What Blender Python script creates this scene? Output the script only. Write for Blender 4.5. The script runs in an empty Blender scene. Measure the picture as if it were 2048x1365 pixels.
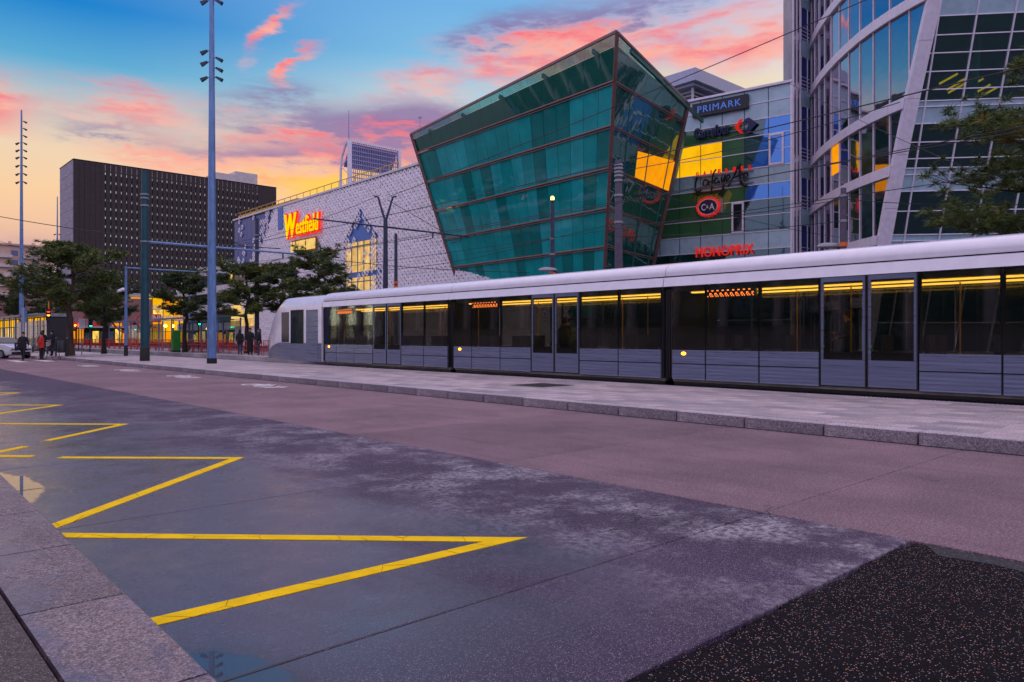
import bpy, bmesh, math, random
from mathutils import Vector, Matrix
RND = random.Random(11)
sc = bpy.context.scene
PI = math.pi
TH = math.radians(42.5)                 # street grid: local x runs across the street, local y along it
CT, ST = math.cos(TH), math.sin(TH)
# ------------------------------------------------------------------ camera
cam = bpy.data.cameras.new('camera'); camo = bpy.data.objects.new('camera', cam)
sc.collection.objects.link(camo); sc.camera = camo
camo.location = (0, 0, 1.5); camo.rotation_euler = (PI/2, 0, 0)
cam.lens = 26.19; cam.sensor_width = 36; cam.shift_y = -0.0042
cam.clip_start = 0.1; cam.clip_end = 4000
sc.view_settings.view_transform = 'Standard'; sc.view_settings.look = 'None'
sc.view_settings.exposure = 0.0; sc.view_settings.gamma = 1.0
sc.view_settings.use_curve_mapping = False
sc.cycles.use_denoising = True
sc.cycles.max_bounces = 6; sc.cycles.transparent_max_bounces = 12
sc.cycles.glossy_bounces = 4; sc.cycles.diffuse_bounces = 3
sc.cycles.sample_clamp_indirect = 4.0
sc.cycles.use_adaptive_sampling = True; sc.cycles.adaptive_threshold = 0.025

# ------------------------------------------------------------------ node helper
class NG:
    def __init__(s, nt): s.nt = nt
    def n(s, t): return s.nt.nodes.new(t)
    def put(s, sock, v):
        if isinstance(v, bpy.types.NodeSocket): s.nt.links.new(v, sock)
        elif isinstance(v, (tuple, list)):
            v = tuple(v)
            if len(sock.default_value) == 4 and len(v) == 3: v = v + (1,)
            sock.default_value = v
        else: sock.default_value = v
    def m(s, op, a, b=None, c=None, clamp=False):
        k = s.n('ShaderNodeMath'); k.operation = op; k.use_clamp = clamp
        s.put(k.inputs[0], a)
        if b is not None: s.put(k.inputs[1], b)
        if c is not None: s.put(k.inputs[2], c)
        return k.outputs[0]
    def mix(s, f, a, b, blend='MIX'):
        k = s.n('ShaderNodeMix'); k.data_type = 'RGBA'; k.blend_type = blend; k.clamp_factor = True
        s.put(k.inputs[0], f); s.put(k.inputs[6], a); s.put(k.inputs[7], b)
        return k.outputs[2]
    def ss(s, v, lo, hi):
        k = s.n('ShaderNodeMapRange'); k.interpolation_type = 'SMOOTHSTEP'
        s.put(k.inputs[0], v); k.inputs[1].default_value = lo; k.inputs[2].default_value = hi
        return k.outputs[0]
    def lin(s, v, lo, hi, a=0.0, b=1.0):
        k = s.n('ShaderNodeMapRange'); s.put(k.inputs[0], v)
        k.inputs[1].default_value = lo; k.inputs[2].default_value = hi
        k.inputs[3].default_value = a; k.inputs[4].default_value = b
        return k.outputs[0]
    def noise(s, vec, scale, detail=4, rough=.55, dist=0.0):
        k = s.n('ShaderNodeTexNoise'); s.put(k.inputs['Vector'], vec)
        k.inputs['Scale'].default_value = scale; k.inputs['Detail'].default_value = detail
        k.inputs['Roughness'].default_value = rough; k.inputs['Distortion'].default_value = dist
        return k.outputs[0]
    def vor(s, vec, scale, feat='F1', out='Distance'):
        k = s.n('ShaderNodeTexVoronoi'); s.put(k.inputs['Vector'], vec); k.feature = feat
        k.inputs['Scale'].default_value = scale
        return k.outputs[out]
    def vmul(s, vec, xyz):
        k = s.n('ShaderNodeVectorMath'); k.operation = 'MULTIPLY'
        s.put(k.inputs[0], vec); k.inputs[1].default_value = xyz
        return k.outputs[0]
    def ramp(s, f, stops):
        k = s.n('ShaderNodeValToRGB'); s.put(k.inputs[0], f)
        e = k.color_ramp.elements
        while len(e) < len(stops): e.new(0.5)
        for el, (p, c) in zip(e, stops):
            el.position = p; el.color = tuple(c) + (1,)
        return k.outputs[0]

# ------------------------------------------------------------------ sky
SUN_AZ, SUN_EL = -0.25, math.radians(2.0)
W = bpy.data.worlds.new('World'); sc.world = W; W.use_nodes = True
wt = W.node_tree; wt.nodes.clear(); g = NG(wt)
tc = g.n('ShaderNodeTexCoord'); dirv = tc.outputs['Generated']
sp = g.n('ShaderNodeSeparateXYZ'); wt.links.new(dirv, sp.inputs[0])
dx, dy, dz = sp.outputs
az = g.m('ARCTAN2', dx, dy); el = g.m('ARCSINE', dz)
E0, E1 = -.05, .60
P = lambda e: (e-E0)/(E1-E0)
fe = g.lin(el, E0, E1)
left = g.ramp(fe, [(P(e), c) for e, c in (
    (-.05, (.34, .27, .33)), (.07, (.50, .36, .41)), (.115, (.86, .52, .36)), (.165, (.94, .62, .36)),
    (.215, (.86, .66, .46)), (.262, (.46, .58, .60)), (.31, (.10, .40, .66)), (.37, (.005, .22, .62)), (.58, (.30, .36, .72)))])
mid = g.ramp(fe, [(P(e), c) for e, c in (
    (-.05, (.45, .36, .36)), (.10, (.90, .50, .26)), (.17, (.95, .52, .22)), (.215, (.94, .56, .34)),
    (.255, (.74, .68, .56)), (.30, (.50, .68, .74)), (.36, (.22, .52, .78)), (.42, (.16, .44, .78)), (.58, (.62, .60, .92)))])
right = g.ramp(fe, [(P(e), c) for e, c in (
    (-.05, (.45, .36, .40)), (.10, (.86, .54, .40)), (.20, (.96, .62, .36)), (.26, (.96, .74, .50)),
    (.33, (.84, .76, .70)), (.40, (.62, .62, .76)), (.46, (.64, .60, .80)), (.52, (.74, .68, .90)), (.60, (.84, .76, 1.0)))])
back = g.ramp(fe, [(P(e), c) for e, c in (
    (-.05, (.36, .33, .52)), (.08, (.50, .45, .70)), (.20, (.60, .56, .90)), (.35, (.70, .64, 1.0)), (.60, (.92, .80, 1.10)))])
A = 1.4
dot = g.m('MULTIPLY_ADD', dx, math.sin(A), g.m('MULTIPLY', dy, math.cos(A)))
base = g.mix(g.ss(dot, -.34, .12), left, mid)
base = g.mix(g.ss(dot, .12, .58), base, right)
base = g.mix(g.ss(dy, .55, -.15), base, back)
base = g.mix(g.ss(el, .48, .80), base, (1.00, .86, 1.14))       # unseen sky overhead brightened to pale lilac as added fill
fb = g.noise(g.vmul(dirv, (2.0, 2.0, 7.0)), 3.0, 7, .62, .12)
fb2 = g.noise(g.vmul(dirv, (3.0, 3.0, 13.0)), 5.0, 7, .62, .15)
azw = g.m('MULTIPLY_ADD', g.m('SUBTRACT', fb, .5), .10, az)
elw = g.m('MULTIPLY_ADD', g.m('SUBTRACT', fb2, .5), .075, el)
cv = g.n('ShaderNodeCombineXYZ'); wt.links.new(azw, cv.inputs[0]); wt.links.new(elw, cv.inputs[1])
def blob(a, e, sa, se, rot=0.0, amp=1.0):
    k = g.n('ShaderNodeMapping'); k.vector_type = 'TEXTURE'; wt.links.new(cv.outputs[0], k.inputs[0])
    k.inputs[1].default_value = (a, e, 0); k.inputs[2].default_value = (0, 0, rot); k.inputs[3].default_value = (sa, se, 1)
    d = g.n('ShaderNodeVectorMath'); d.operation = 'DOT_PRODUCT'
    wt.links.new(k.outputs[0], d.inputs[0]); wt.links.new(k.outputs[0], d.inputs[1])
    return g.m('EXPONENT', g.m('MULTIPLY_ADD', d.outputs['Value'], -1.0, math.log(amp)))
def total(lst):
    t = None
    for b in lst:
        k = blob(*b); t = k if t is None else g.m('ADD', t, k)
    return t
pink = total([(-.25, .245, .14, .042, .04, 1.15), (-.13, .258, .09, .026, .1, .9), (-.475, .268, .075, .030, .05, .80), (-.45, .218, .09, .012, 0, .7),
              (-.62, .250, .05, .036, 0, 1.0), (-.310, .374, .046, .010, .85, .9), (-.290, .330, .055, .008, .62, .85),
              (-.01, .350, .15, .030, .18, 1.15), (.25, .368, .17, .040, -.03, 1.2), (-.37, .19, .10, .012, 0, .5)])
purp = total([(-.205, .272, .15, .024, .0, 1.35), (-.315, .306, .07, .016, .1, .85), (-.110, .280, .07, .028, 0, 1.15),
              (-.27, .232, .20, .014, 0, .85), (.14, .412, .16, .020, .1, 1.0), (-.03, .392, .07, .016, .3, .85), (-.62, .10, .2, .03, 0, .5), (-.50, .245, .06, .01, 0, .6)])
glow = total([(-.235, .190, .12, .020, -.06, 1.0), (-.13, .208, .06, .022, 0, .95), (.235, .316, .18, .024, -.1, .45)])
out = g.mix(g.m('MULTIPLY', g.ss(glow, .05, 1.0), .92), base, (1.0, .62, .08))
den = g.ss(g.m('MULTIPLY', pink, g.lin(fb, .28, .70, .14, 1.3)), .05, .92)
pinkc = g.mix(g.ss(fb2, .32, .62), (.96, .16, .20), (1.0, .42, .34))
out = g.mix(g.m('MULTIPLY', den, .95), out, pinkc)
pden = g.ss(g.m('MULTIPLY', purp, g.lin(fb2, .30, .68, .15, 1.2)), .04, 1.0)
out = g.mix(g.m('MULTIPLY', pden, .88), out, (.25, .18, .39))
sky = g.n('ShaderNodeTexSky'); sky.sky_type = 'NISHITA'; sky.sun_disc = False
sky.sun_elevation = SUN_EL; sky.sun_rotation = SUN_AZ
out = g.mix(1.0, out, g.mix(1.0, sky.outputs[0], (.004, .004, .004), 'MULTIPLY'), 'ADD')
bg = g.n('ShaderNodeBackground'); wt.links.new(out, bg.inputs[0]); bg.inputs[1].default_value = 1.0
wo = g.n('ShaderNodeOutputWorld'); wt.links.new(bg.outputs[0], wo.inputs[0])
sun = bpy.data.lights.new('sun', 'SUN'); suno = bpy.data.objects.new('sun', sun); sc.collection.objects.link(suno)
sun.energy = 0.6; sun.angle = math.radians(12); sun.color = (1, .72, .48)
sd = Vector((math.sin(SUN_AZ)*math.cos(SUN_EL), math.cos(SUN_AZ)*math.cos(SUN_EL), math.sin(SUN_EL)))
suno.rotation_euler = sd.to_track_quat('Z', 'Y').to_euler()

# ------------------------------------------------------------------ materials
MATS = {}
def newmat(name):
    m = bpy.data.materials.new(name); m.use_nodes = True
    m.node_tree.nodes.clear(); MATS[name] = m
    k = NG(m.node_tree)
    o = k.n('ShaderNodeOutputMaterial'); t = k.n('ShaderNodeTexCoord')
    return m, k, o, t.outputs['Object']
def mat(name, col, rough=.6, metal=0.0, spec=.5, var=.12, vs=3.0, bump=0.0, bs=30.0, emit=None, es=0.0, coat=0.0, stretch=(1, 1, 1)):
    m, k, o, v = newmat(name)
    p = k.n('ShaderNodeBsdfPrincipled')
    v2 = k.vmul(v, stretch)
    f = k.noise(v2, vs, 6, .6)
    c0 = tuple(max(0, c*(1-var*1.6)) for c in col); c1 = tuple(min(1, c*(1+var*1.6)) for c in col)
    k.put(p.inputs['Base Color'], k.mix(k.ss(f, .25, .75), c0, c1))
    k.put(p.inputs['Roughness'], k.lin(f, .2, .8, max(.02, rough-.08), min(1, rough+.08)))
    p.inputs['Metallic'].default_value = metal; p.inputs['Specular IOR Level'].default_value = spec
    if coat: p.inputs['Coat Weight'].default_value = coat; p.inputs['Coat Roughness'].default_value = .08
    if emit: p.inputs['Emission Color'].default_value = emit+(1,); p.inputs['Emission Strength'].default_value = es
    if bump:
        b = k.n('ShaderNodeBump'); b.inputs['Strength'].default_value = bump; b.inputs['Distance'].default_value = .02
        k.put(b.inputs['Height'], k.noise(v2, bs, 5, .7)); k.nt.links.new(b.outputs[0], p.inputs['Normal'])
    k.nt.links.new(p.outputs[0], o.inputs[0])
    return m
def emis(name, col, s, var=.25, vs=1.5, stretch=(1, 1, 1)):
    m, k, o, v = newmat(name)
    e = k.n('ShaderNodeEmission')
    f = k.noise(k.vmul(v, stretch), vs, 4, .6)
    k.put(e.inputs[0], k.mix(f, tuple(c*(1-var) for c in col), tuple(min(1, c*(1+var)) for c in col)))
    k.put(e.inputs[1], k.lin(f, .2, .8, s*(1-var), s*(1+var)))
    k.nt.links.new(e.outputs[0], o.inputs[0])
    return m
def glass(name, body, tint, see=.4, refl=.25, rcol=(1, 1, 1), rough=.03, wave=.03, ws=.5, var=.25, vs=.35, ior=1.5):
    """coated pane: a coloured body, partly see-through, with a reflecting skin"""
    m, k, o, v = newmat(name)
    p = k.n('ShaderNodeBsdfPrincipled'); f = k.noise(v, vs, 4, .6)
    k.put(p.inputs['Base Color'], k.mix(f, tuple(c*(1-var) for c in body), tuple(min(1, c*(1+var)) for c in body)))
    p.inputs['Roughness'].default_value = .35; p.inputs['Specular IOR Level'].default_value = .2
    t = k.n('ShaderNodeBsdfTransparent'); k.put(t.inputs[0], tint)
    x = k.n('ShaderNodeMixShader'); x.inputs[0].default_value = see
    k.nt.links.new(p.outputs[0], x.inputs[1]); k.nt.links.new(t.outputs[0], x.inputs[2])
    gl = k.n('ShaderNodeBsdfGlossy'); k.put(gl.inputs[0], rcol); gl.inputs['Roughness'].default_value = rough
    b = k.n('ShaderNodeBump'); b.inputs['Strength'].default_value = wave; b.inputs['Distance'].default_value = .3
    k.put(b.inputs['Height'], k.noise(v, ws, 2, .5)); k.nt.links.new(b.outputs[0], gl.inputs['Normal'])
    fr = k.n('ShaderNodeLayerWeight'); fr.inputs[0].default_value = .5
    f0 = ((ior-1)/(ior+1))**2; frs = k.m('MULTIPLY_ADD', k.m('POWER', fr.outputs['Facing'], 5.0), (1-f0)*min(1, (ior-1)/.5), f0)
    y = k.n('ShaderNodeMixShader'); k.put(y.inputs[0], k.m('ADD', refl, k.m('MULTIPLY', frs, 1-refl), clamp=True))
    k.nt.links.new(x.outputs[0], y.inputs[1]); k.nt.links.new(gl.outputs[0], y.inputs[2])
    k.nt.links.new(y.outputs[0], o.inputs[0])
    return m

def ground_mat(name, col, wetrange=None, speck=.25, stain=0.0, rough=.8, warm=0.0, spscale=160, spbig=0.0, bumps=.35, film=.9, spec=.35, crack=0.0, puddles=(), wscale=.75):
    """asphalt or concrete in street coordinates (x across, y along)"""
    m, k, o, v = newmat(name)
    p = k.n('ShaderNodeBsdfPrincipled')
    s3 = k.n('ShaderNodeSeparateXYZ'); k.nt.links.new(v, s3.inputs[0])
    big = k.noise(v, .55, 6, .62); med = k.noise(v, 3.2, 6, .65); streak = k.noise(k.vmul(v, (2.2, .22, 1)), 2.0, 5, .6)
    fine = k.noise(v, 95, 3, .7); vc = k.vor(v, spscale, 'F1', 'Color'); vd = k.vor(v, spscale)
    sv = k.n('ShaderNodeSeparateColor'); k.nt.links.new(vc, sv.inputs[0])
    c = k.mix(k.ss(big, .3, .7), tuple(x*.78 for x in col), tuple(min(1, x*1.18) for x in col))
    c = k.mix(k.m('MULTIPLY', k.ss(streak, .45, .75), .45), c, tuple(x*.62 for x in col))
    c = k.mix(k.m('MULTIPLY', k.ss(med, .5, .72), .35), c, tuple(min(1, x*1.35) for x in col))
    c = k.mix(k.m('MULTIPLY', k.ss(fine, .35, .75), .75), k.mix(1, c, (.42, .42, .42), 'MULTIPLY'), k.mix(1, c, (1.55, 1.55, 1.55), 'MULTIPLY'))
    grit = k.noise(v, 38, 5, .75); c = k.mix(k.ss(grit, .34, .68), k.mix(1, c, (.62, .62, .64), 'MULTIPLY'), k.mix(1, c, (1.40, 1.38, 1.36), 'MULTIPLY'))
    if stain:
        st = k.m('MULTIPLY', k.ss(k.noise(v, .9, 8, .72), .44, .62), k.ss(k.noise(v, 17, 6, .75), .38, .60))
        near = k.m('MULTIPLY', k.ss(s3.outputs[0], 2.8, 5.0), k.ss(s3.outputs[1], 26, 5))
        c = k.mix(k.m('MULTIPLY', k.m('MULTIPLY', st, near), stain), c, (.46, .44, .47))
    oi = k.n('ShaderNodeObjectInfo')
    c = k.mix(1, c, k.mix(oi.outputs['Random'], (.84, .84, .86), (1.14, 1.12, 1.12)), 'MULTIPLY')
    if crack:
        wv_ = k.n('ShaderNodeVectorMath'); wv_.operation = 'MULTIPLY_ADD'; k.nt.links.new(v, wv_.inputs[0]); wv_.inputs[1].default_value = (1, 1, 0)
        nn = k.n('ShaderNodeTexNoise'); k.put(nn.inputs['Vector'], v); nn.inputs['Scale'].default_value = 1.6; nn.inputs['Detail'].default_value = 6
        k.nt.links.new(nn.outputs['Color'], wv_.inputs[2])
        cr = k.m('MULTIPLY', k.m('LESS_THAN', k.vor(wv_.outputs[0], .42, 'DISTANCE_TO_EDGE'), .0032), k.ss(k.noise(v, .4, 3, .5), .52, .62))
        c = k.mix(k.m('MULTIPLY', cr, crack), c, tuple(x*.15 for x in col))
    gr = k.m('MULTIPLY', k.m('GREATER_THAN', sv.outputs[0], 1-speck*.35), k.m('LESS_THAN', vd, .38/1))
    spc = k.mix(sv.outputs[1], (.55, .52, .55), (.52, .30, .20) if warm else (.40, .36, .42))
    c = k.mix(k.m('MULTIPLY', gr, .75), c, spc)
    if spbig:
        vc2 = k.vor(k.vmul(v, (1, 1, 1)), 62, 'F1', 'Color'); vd2 = k.vor(v, 62)
        sb = k.n('ShaderNodeSeparateColor'); k.nt.links.new(vc2, sb.inputs[0])
        g2 = k.m('MULTIPLY', k.m('GREATER_THAN', k.m('MULTIPLY_ADD', k.noise(v, 2.6, 5, .7), .30, sb.outputs[0]), 1.15-spbig), k.m('LESS_THAN', vd2, k.lin(sb.outputs[2], 0, 1, .16, .42)))
        c = k.mix(k.m('MULTIPLY', g2, .85), c, k.mix(k.ss(sb.outputs[1], .2, .9), (.60, .22, .08), (.30, .24, .26)))
    r = k.lin(med, .3, .7, rough-.1, min(1, rough+.1))
    bs = bumps
    hgt = k.m('ADD', k.m('MULTIPLY', fine, .7), k.m('MULTIPLY', vd, .5))
    if wetrange:
        a, b_ = wetrange
        wv = k.m('ADD', s3.outputs[0], k.m('MULTIPLY', k.m('SUBTRACT', k.noise(k.vmul(v, (1, .55, 1)), wscale, 7, .62), .5), 5.5))
        wet = k.ss(wv, b_, a)
        wet = k.m('MULTIPLY', wet, k.ss(s3.outputs[1], 1.6, 3.4))
        c = k.mix(wet, c, k.mix(1, c, (.55, .50, .66), 'MULTIPLY'))
        r = k.m('ADD', k.m('MULTIPLY', r, k.m('SUBTRACT', 1.0, wet)), k.m('MULTIPLY', wet, k.lin(med, .3, .7, .26, .44)))
        crg = k.lin(k.m('ADD', k.m('MULTIPLY', med, .5), k.m('MULTIPLY', big, .5)), .35, .65, .15, .40)
        hgt = k.m('MULTIPLY', hgt, k.m('SUBTRACT', 1.0, k.m('MULTIPLY', wet, .72)))
        pu = None
        for pu_u, pu_v, su, sv_ in puddles:
            a1 = k.m('DIVIDE', k.m('SUBTRACT', s3.outputs[1], pu_u), su); a2 = k.m('DIVIDE', k.m('SUBTRACT', s3.outputs[0], pu_v), sv_)
            e1 = k.m('EXPONENT', k.m('MULTIPLY', k.m('ADD', k.m('MULTIPLY', a1, a1), k.m('MULTIPLY', a2, a2)), -1.0)); pu = e1 if pu is None else k.m('ADD', pu, e1)
        if pu is not None:       # standing water: mirror-smooth, soft damp rim
            lvl = k.m('ADD', pu, k.m('MULTIPLY', k.m('SUBTRACT', k.noise(v, 3.0, 6, .6), .5), .55))
            pool = k.ss(lvl, .42, .50); damp = k.ss(lvl, .12, .45)
            c = k.mix(damp, c, k.mix(1, c, (.5, .48, .58), 'MULTIPLY')); c = k.mix(pool, c, (.012, .014, .026))
            hgt = k.m('MULTIPLY', hgt, k.m('SUBTRACT', 1.0, pool))
            k.put(p.inputs['Coat Weight'], k.m('MAXIMUM', pool, k.m('MULTIPLY', wet, film))); k.put(p.inputs['Coat Roughness'], k.m('MULTIPLY', crg, k.m('SUBTRACT', 1.0, k.m('MULTIPLY', pool, .97))))
        else:
            k.put(p.inputs['Coat Weight'], k.m('MULTIPLY', wet, film)); k.put(p.inputs['Coat Roughness'], crg)
        p.inputs['Coat IOR'].default_value = 1.45
    p.inputs['Specular IOR Level'].default_value = spec
    k.put(p.inputs['Base Color'], c); k.put(p.inputs['Roughness'], r)
    b = k.n('ShaderNodeBump'); b.inputs['Strength'].default_value = bs; b.inputs['Distance'].default_value = .012
    k.put(b.inputs['Height'], hgt); k.nt.links.new(b.outputs[0], p.inputs['Normal'])
    k.nt.links.new(p.outputs[0], o.inputs[0])
    return m

# ------------------------------------------------------------------ mesh helper
class MB:
    def __init__(s): s.v = []; s.f = []; s.mi = []; s.cur = 0
    def add(s, vs, fs):
        o = len(s.v); s.v += [tuple(p) for p in vs]
        for f in fs: s.f.append(tuple(i+o for i in f)); s.mi.append(s.cur)
        return s
    def box(s, x0, x1, y0, y1, z0, z1):
        return s.add([(x0, y0, z0), (x1, y0, z0), (x1, y1, z0), (x0, y1, z0), (x0, y0, z1), (x1, y0, z1), (x1, y1, z1), (x0, y1, z1)],
              [(0, 3, 2, 1), (4, 5, 6, 7), (0, 1, 5, 4), (1, 2, 6, 5), (2, 3, 7, 6), (3, 0, 4, 7)])
    def chamf(s, x0, x1, y0, y1, z0, z1, c=.01):
        """box with chamfered top rim"""
        a = [(x0, y0, z0), (x1, y0, z0), (x1, y1, z0), (x0, y1, z0), (x0, y0, z1-c), (x1, y0, z1-c), (x1, y1, z1-c), (x0, y1, z1-c),
             (x0+c, y0+c, z1), (x1-c, y0+c, z1), (x1-c, y1-c, z1), (x0+c, y1-c, z1)]
        f = [(0, 3, 2, 1), (8, 9, 10, 11)]
        for i in range(4):
            j = (i+1) % 4; f += [(i, j, 4+j, 4+i), (4+i, 4+j, 8+j, 8+i)]
        return s.add(a, f)
    def quad(s, a, b, c, d): return s.add([a, b, c, d], [(0, 1, 2, 3)])
    def ext(s, poly, vec):
        """solid: flat polygon pushed along vec"""
        n = len(poly); v = [Vector(p) for p in poly]; e = Vector(vec)
        vs = v+[p+e for p in v]
        fs = [tuple(range(n)), tuple(range(2*n-1, n-1, -1))]
        for i in range(n): j = (i+1) % n; fs.append((i, i+n, j+n, j))
        return s.add(vs, fs)
    def tube(s, p0, p1, r0, r1=None, n=8, cap=True):
        r1 = r0 if r1 is None else r1
        return s.path([p0, p1], [r0, r1], n, cap)
    def path(s, pts, rad, n=8, cap=True):
        pts = [Vector(p) for p in pts]
        if not isinstance(rad, (list, tuple)): rad = [rad]*len(pts)
        vs = []; m = len(pts)
        for i, p in enumerate(pts):
            d = (pts[min(i+1, m-1)]-pts[max(i-1, 0)]).normalized()
            a = d.cross(Vector((0, 0, 1))) if abs(d.z) < .95 else d.cross(Vector((1, 0, 0)))
            a.normalize(); b = d.cross(a)
            for k in range(n):
                t = 2*PI*k/n; vs.append(p+(a*math.cos(t)+b*math.sin(t))*rad[i])
        fs = []
        for i in range(m-1):
            for k in range(n):
                q = (k+1) % n; fs.append((i*n+k, i*n+q, (i+1)*n+q, (i+1)*n+k))
        if cap: fs.append(tuple(range(n-1, -1, -1))); fs.append(tuple((m-1)*n+k for k in range(n)))
        return s.add(vs, fs)
    def lathe(s, prof, n=12, c=(0, 0, 0)):
        vs = []
        for r, z in prof:
            for k in range(n): t = 2*PI*k/n; vs.append((c[0]+r*math.cos(t), c[1]+r*math.sin(t), c[2]+z))
        fs = []
        for i in range(len(prof)-1):
            for k in range(n): q = (k+1) % n; fs.append((i*n+k, i*n+q, (i+1)*n+q, (i+1)*n+k))
        fs.append(tuple(range(n-1, -1, -1))); fs.append(tuple((len(prof)-1)*n+k for k in range(n)))
        return s.add(vs, fs)
    def loft(s, rings, cap=True):
        n = len(rings[0]); vs = [p for r in rings for p in r]; fs = []
        for i in range(len(rings)-1):
            for k in range(n): q = (k+1) % n; fs.append((i*n+k, i*n+q, (i+1)*n+q, (i+1)*n+k))
        if cap: fs.append(tuple(range(n-1, -1, -1))); fs.append(tuple((len(rings)-1)*n+k for k in range(n)))
        return s.add(vs, fs)
    def xf(s, M):
        s.v = [tuple(M @ Vector(p)) for p in s.v]; return s
    def mesh(s, name, mats, smooth=False):
        me = bpy.data.meshes.new(name); me.from_pydata(s.v, [], s.f)
        for m in (mats if isinstance(mats, (list, tuple)) else [mats]): me.materials.append(MATS[m] if isinstance(m, str) else m)
        if any(s.mi): me.polygons.foreach_set('material_index', s.mi)
        bm = bmesh.new(); bm.from_mesh(me); bmesh.ops.recalc_face_normals(bm, faces=bm.faces); bm.to_mesh(me); bm.free()
        if smooth:
            me.shade_smooth(); me.set_sharp_from_angle(angle=math.radians(40))
        return me
def link(o, parent=None):
    sc.collection.objects.link(o)
    if parent is not None: o.parent = parent
    return o
def ob(name, mb, m, parent=None, smooth=False, loc=None, rz=None, label=None, kind=None):
    me = mb.mesh(name, m, smooth) if isinstance(mb, MB) else mb
    o = link(bpy.data.objects.new(name, me), parent)
    if loc is not None: o.location = loc
    if rz is not None: o.rotation_euler = (0, 0, rz)
    if label: o['label'] = label
    if kind: o['kind'] = kind
    return o
def tag(o, label, cat, group=None):
    o['label'] = label; o['category'] = cat
    if group: o['group'] = group
    return o
def thing(name, label, cat, loc=(0, 0, 0), rz=0.0, group=None):
    o = bpy.data.objects.new(name, None); o.empty_display_size = .3
    link(o); o.location = loc; o.rotation_euler = (0, 0, rz)
    return tag(o, label, cat, group)
def struct(name, mb, m, rz=TH, **k):
    o = ob(name, mb, m, rz=rz, **k); o['kind'] = 'structure'; return o
def dup(root, loc, rz, label, group=None):
    def cp(o, par):
        c = o.copy(); sc.collection.objects.link(c); c.parent = par
        if par is not None: c.matrix_parent_inverse = o.matrix_parent_inverse
        for ch in KIDS.get(o, ()): cp(ch, c)
        return c
    KIDS = {}
    stack = [root]
    while stack:
        o = stack.pop(); KIDS[o] = list(o.children); stack += KIDS[o]
    c = cp(root, None); c.location = loc; c.rotation_euler = (0, 0, rz); c['label'] = label
    if group: c['group'] = group
    return c
def S(u, v, z=0.0): return (v*CT-u*ST, v*ST+u*CT, z)
def pt(px, py, D):       # bearing and elevation survey -> place at depth D
    return ((px-1024)/1490*D, D, 1.5+(674-py)/1490*D)
def text_mesh(body, size, depth=.05, shear=0.0, bold=0.0, spacing=1.0, align='CENTER'):
    c = bpy.data.curves.new('lettering', 'FONT'); c.body = body; c.size = size; c.extrude = depth; c.shear = shear
    c.offset = bold; c.space_character = spacing; c.align_x = align; c.align_y = 'CENTER'; c.resolution_u = 3
    o = bpy.data.objects.new('lettering', c)
    me = bpy.data.meshes.new_from_object(o)
    bpy.data.objects.remove(o); bpy.data.curves.remove(c)
    return me
def sign_text(name, body, size, m, parent, M, depth=.05, fit=None, **k):
    """lettering laid on a wall; M maps local x (reading), y (up), z (out of wall)"""
    me = text_mesh(body, size, depth, **k)
    xs = [v.co.x for v in me.vertices]; ys = [v.co.y for v in me.vertices]
    w, h = max(xs)-min(xs), max(ys)-min(ys); cx, cy = (max(xs)+min(xs))/2, (max(ys)+min(ys))/2
    sx, sy = (fit[0]/w, fit[1]/h) if fit else (1, 1)
    for v in me.vertices: v.co = M @ Vector(((v.co.x-cx)*sx, (v.co.y-cy)*sy, v.co.z))
    me.materials.append(MATS[m])
    return ob(name, me, m, parent)
# ------------------------------------------------------------------ material set
ground_mat('asphalt_base', (.05, .05, .055), speck=.2)
ground_mat('bus_bay_concrete', (.082, .055, .104), film=.8, wetrange=(2.7, 4.6), speck=.6, stain=.75, rough=.8, crack=.8, puddles=((3.15, 1.15, .52, .42), (8.9, 1.2, 1.2, .42), (14.5, 1.4, 1.5, .5), (19, 2.2, 1.6, .4)))
ground_mat('lane_asphalt', (.31, .208, .232), speck=.25, rough=.85, bumps=.3, spec=.25, crack=.7)
ground_mat('patch_asphalt', (.012, .009, .013), speck=.35, spec=.12, rough=.85, warm=1, spscale=120, spbig=.16, bumps=.8)
ground_mat('pavement_asphalt', (.12, .10, .10), speck=.3, rough=.75, warm=1)
ground_mat('granite_near', (.30, .245, .25), speck=.8, rough=.7, spscale=120, bumps=.5, wetrange=(.35, 1.15), film=.55, wscale=2.4)
ground_mat('granite_kerb', (.66, .60, .63), speck=.8, rough=.7, spscale=90)
ground_mat('granite_shaded', (.46, .40, .45), speck=.8, rough=.9, spscale=70, bumps=.8)  # shade of the kerb face put into a darker side colour
ground_mat('paver_stone', (.64, .55, .56), speck=.3, rough=.75, bumps=.3)
ground_mat('paver_dark', (.48, .44, .46), speck=.3, rough=.75, bumps=.3)
ground_mat('track_concrete', (.20, .19, .20), speck=.4)
mat('joint_dark', (.015, .015, .018), .9, var=.3)
mat('steel_grey', (.30, .31, .34), .4, .6, var=.1)
mat('steel_dark', (.03, .032, .036), .5, .2)
mat('mast_blue', (.14, .26, .48), .38, .35, var=.16, vs=5, stretch=(1, 1, .25), bump=.06, bs=60)
mat('pole_green', (.012, .075, .095), .4, .2, var=.15)
mat('pole_navy', (.035, .045, .085), .45, .2, var=.15)
mat('pole_plum', (.10, .085, .125), .5, .2, var=.15, vs=6)
mat('black_rubber', (.012, .012, .013), .7)
mat('wire', (.02, .02, .026), .5, .4)
mat('orange_band', (.8, .16, .03), .5)
mat('frame_white', (.80, .75, .84), .42, .0, var=.06)
mat('frame_copper', (.26, .13, .12), .40, .35, var=.12)
mat('dark_interior', (.03, .05, .05), .8)
mat('interior_wall', (.12, .34, .32), .7, var=.45, vs=.5)
mat('teal_steel', (.03, .16, .14), .5)
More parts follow.
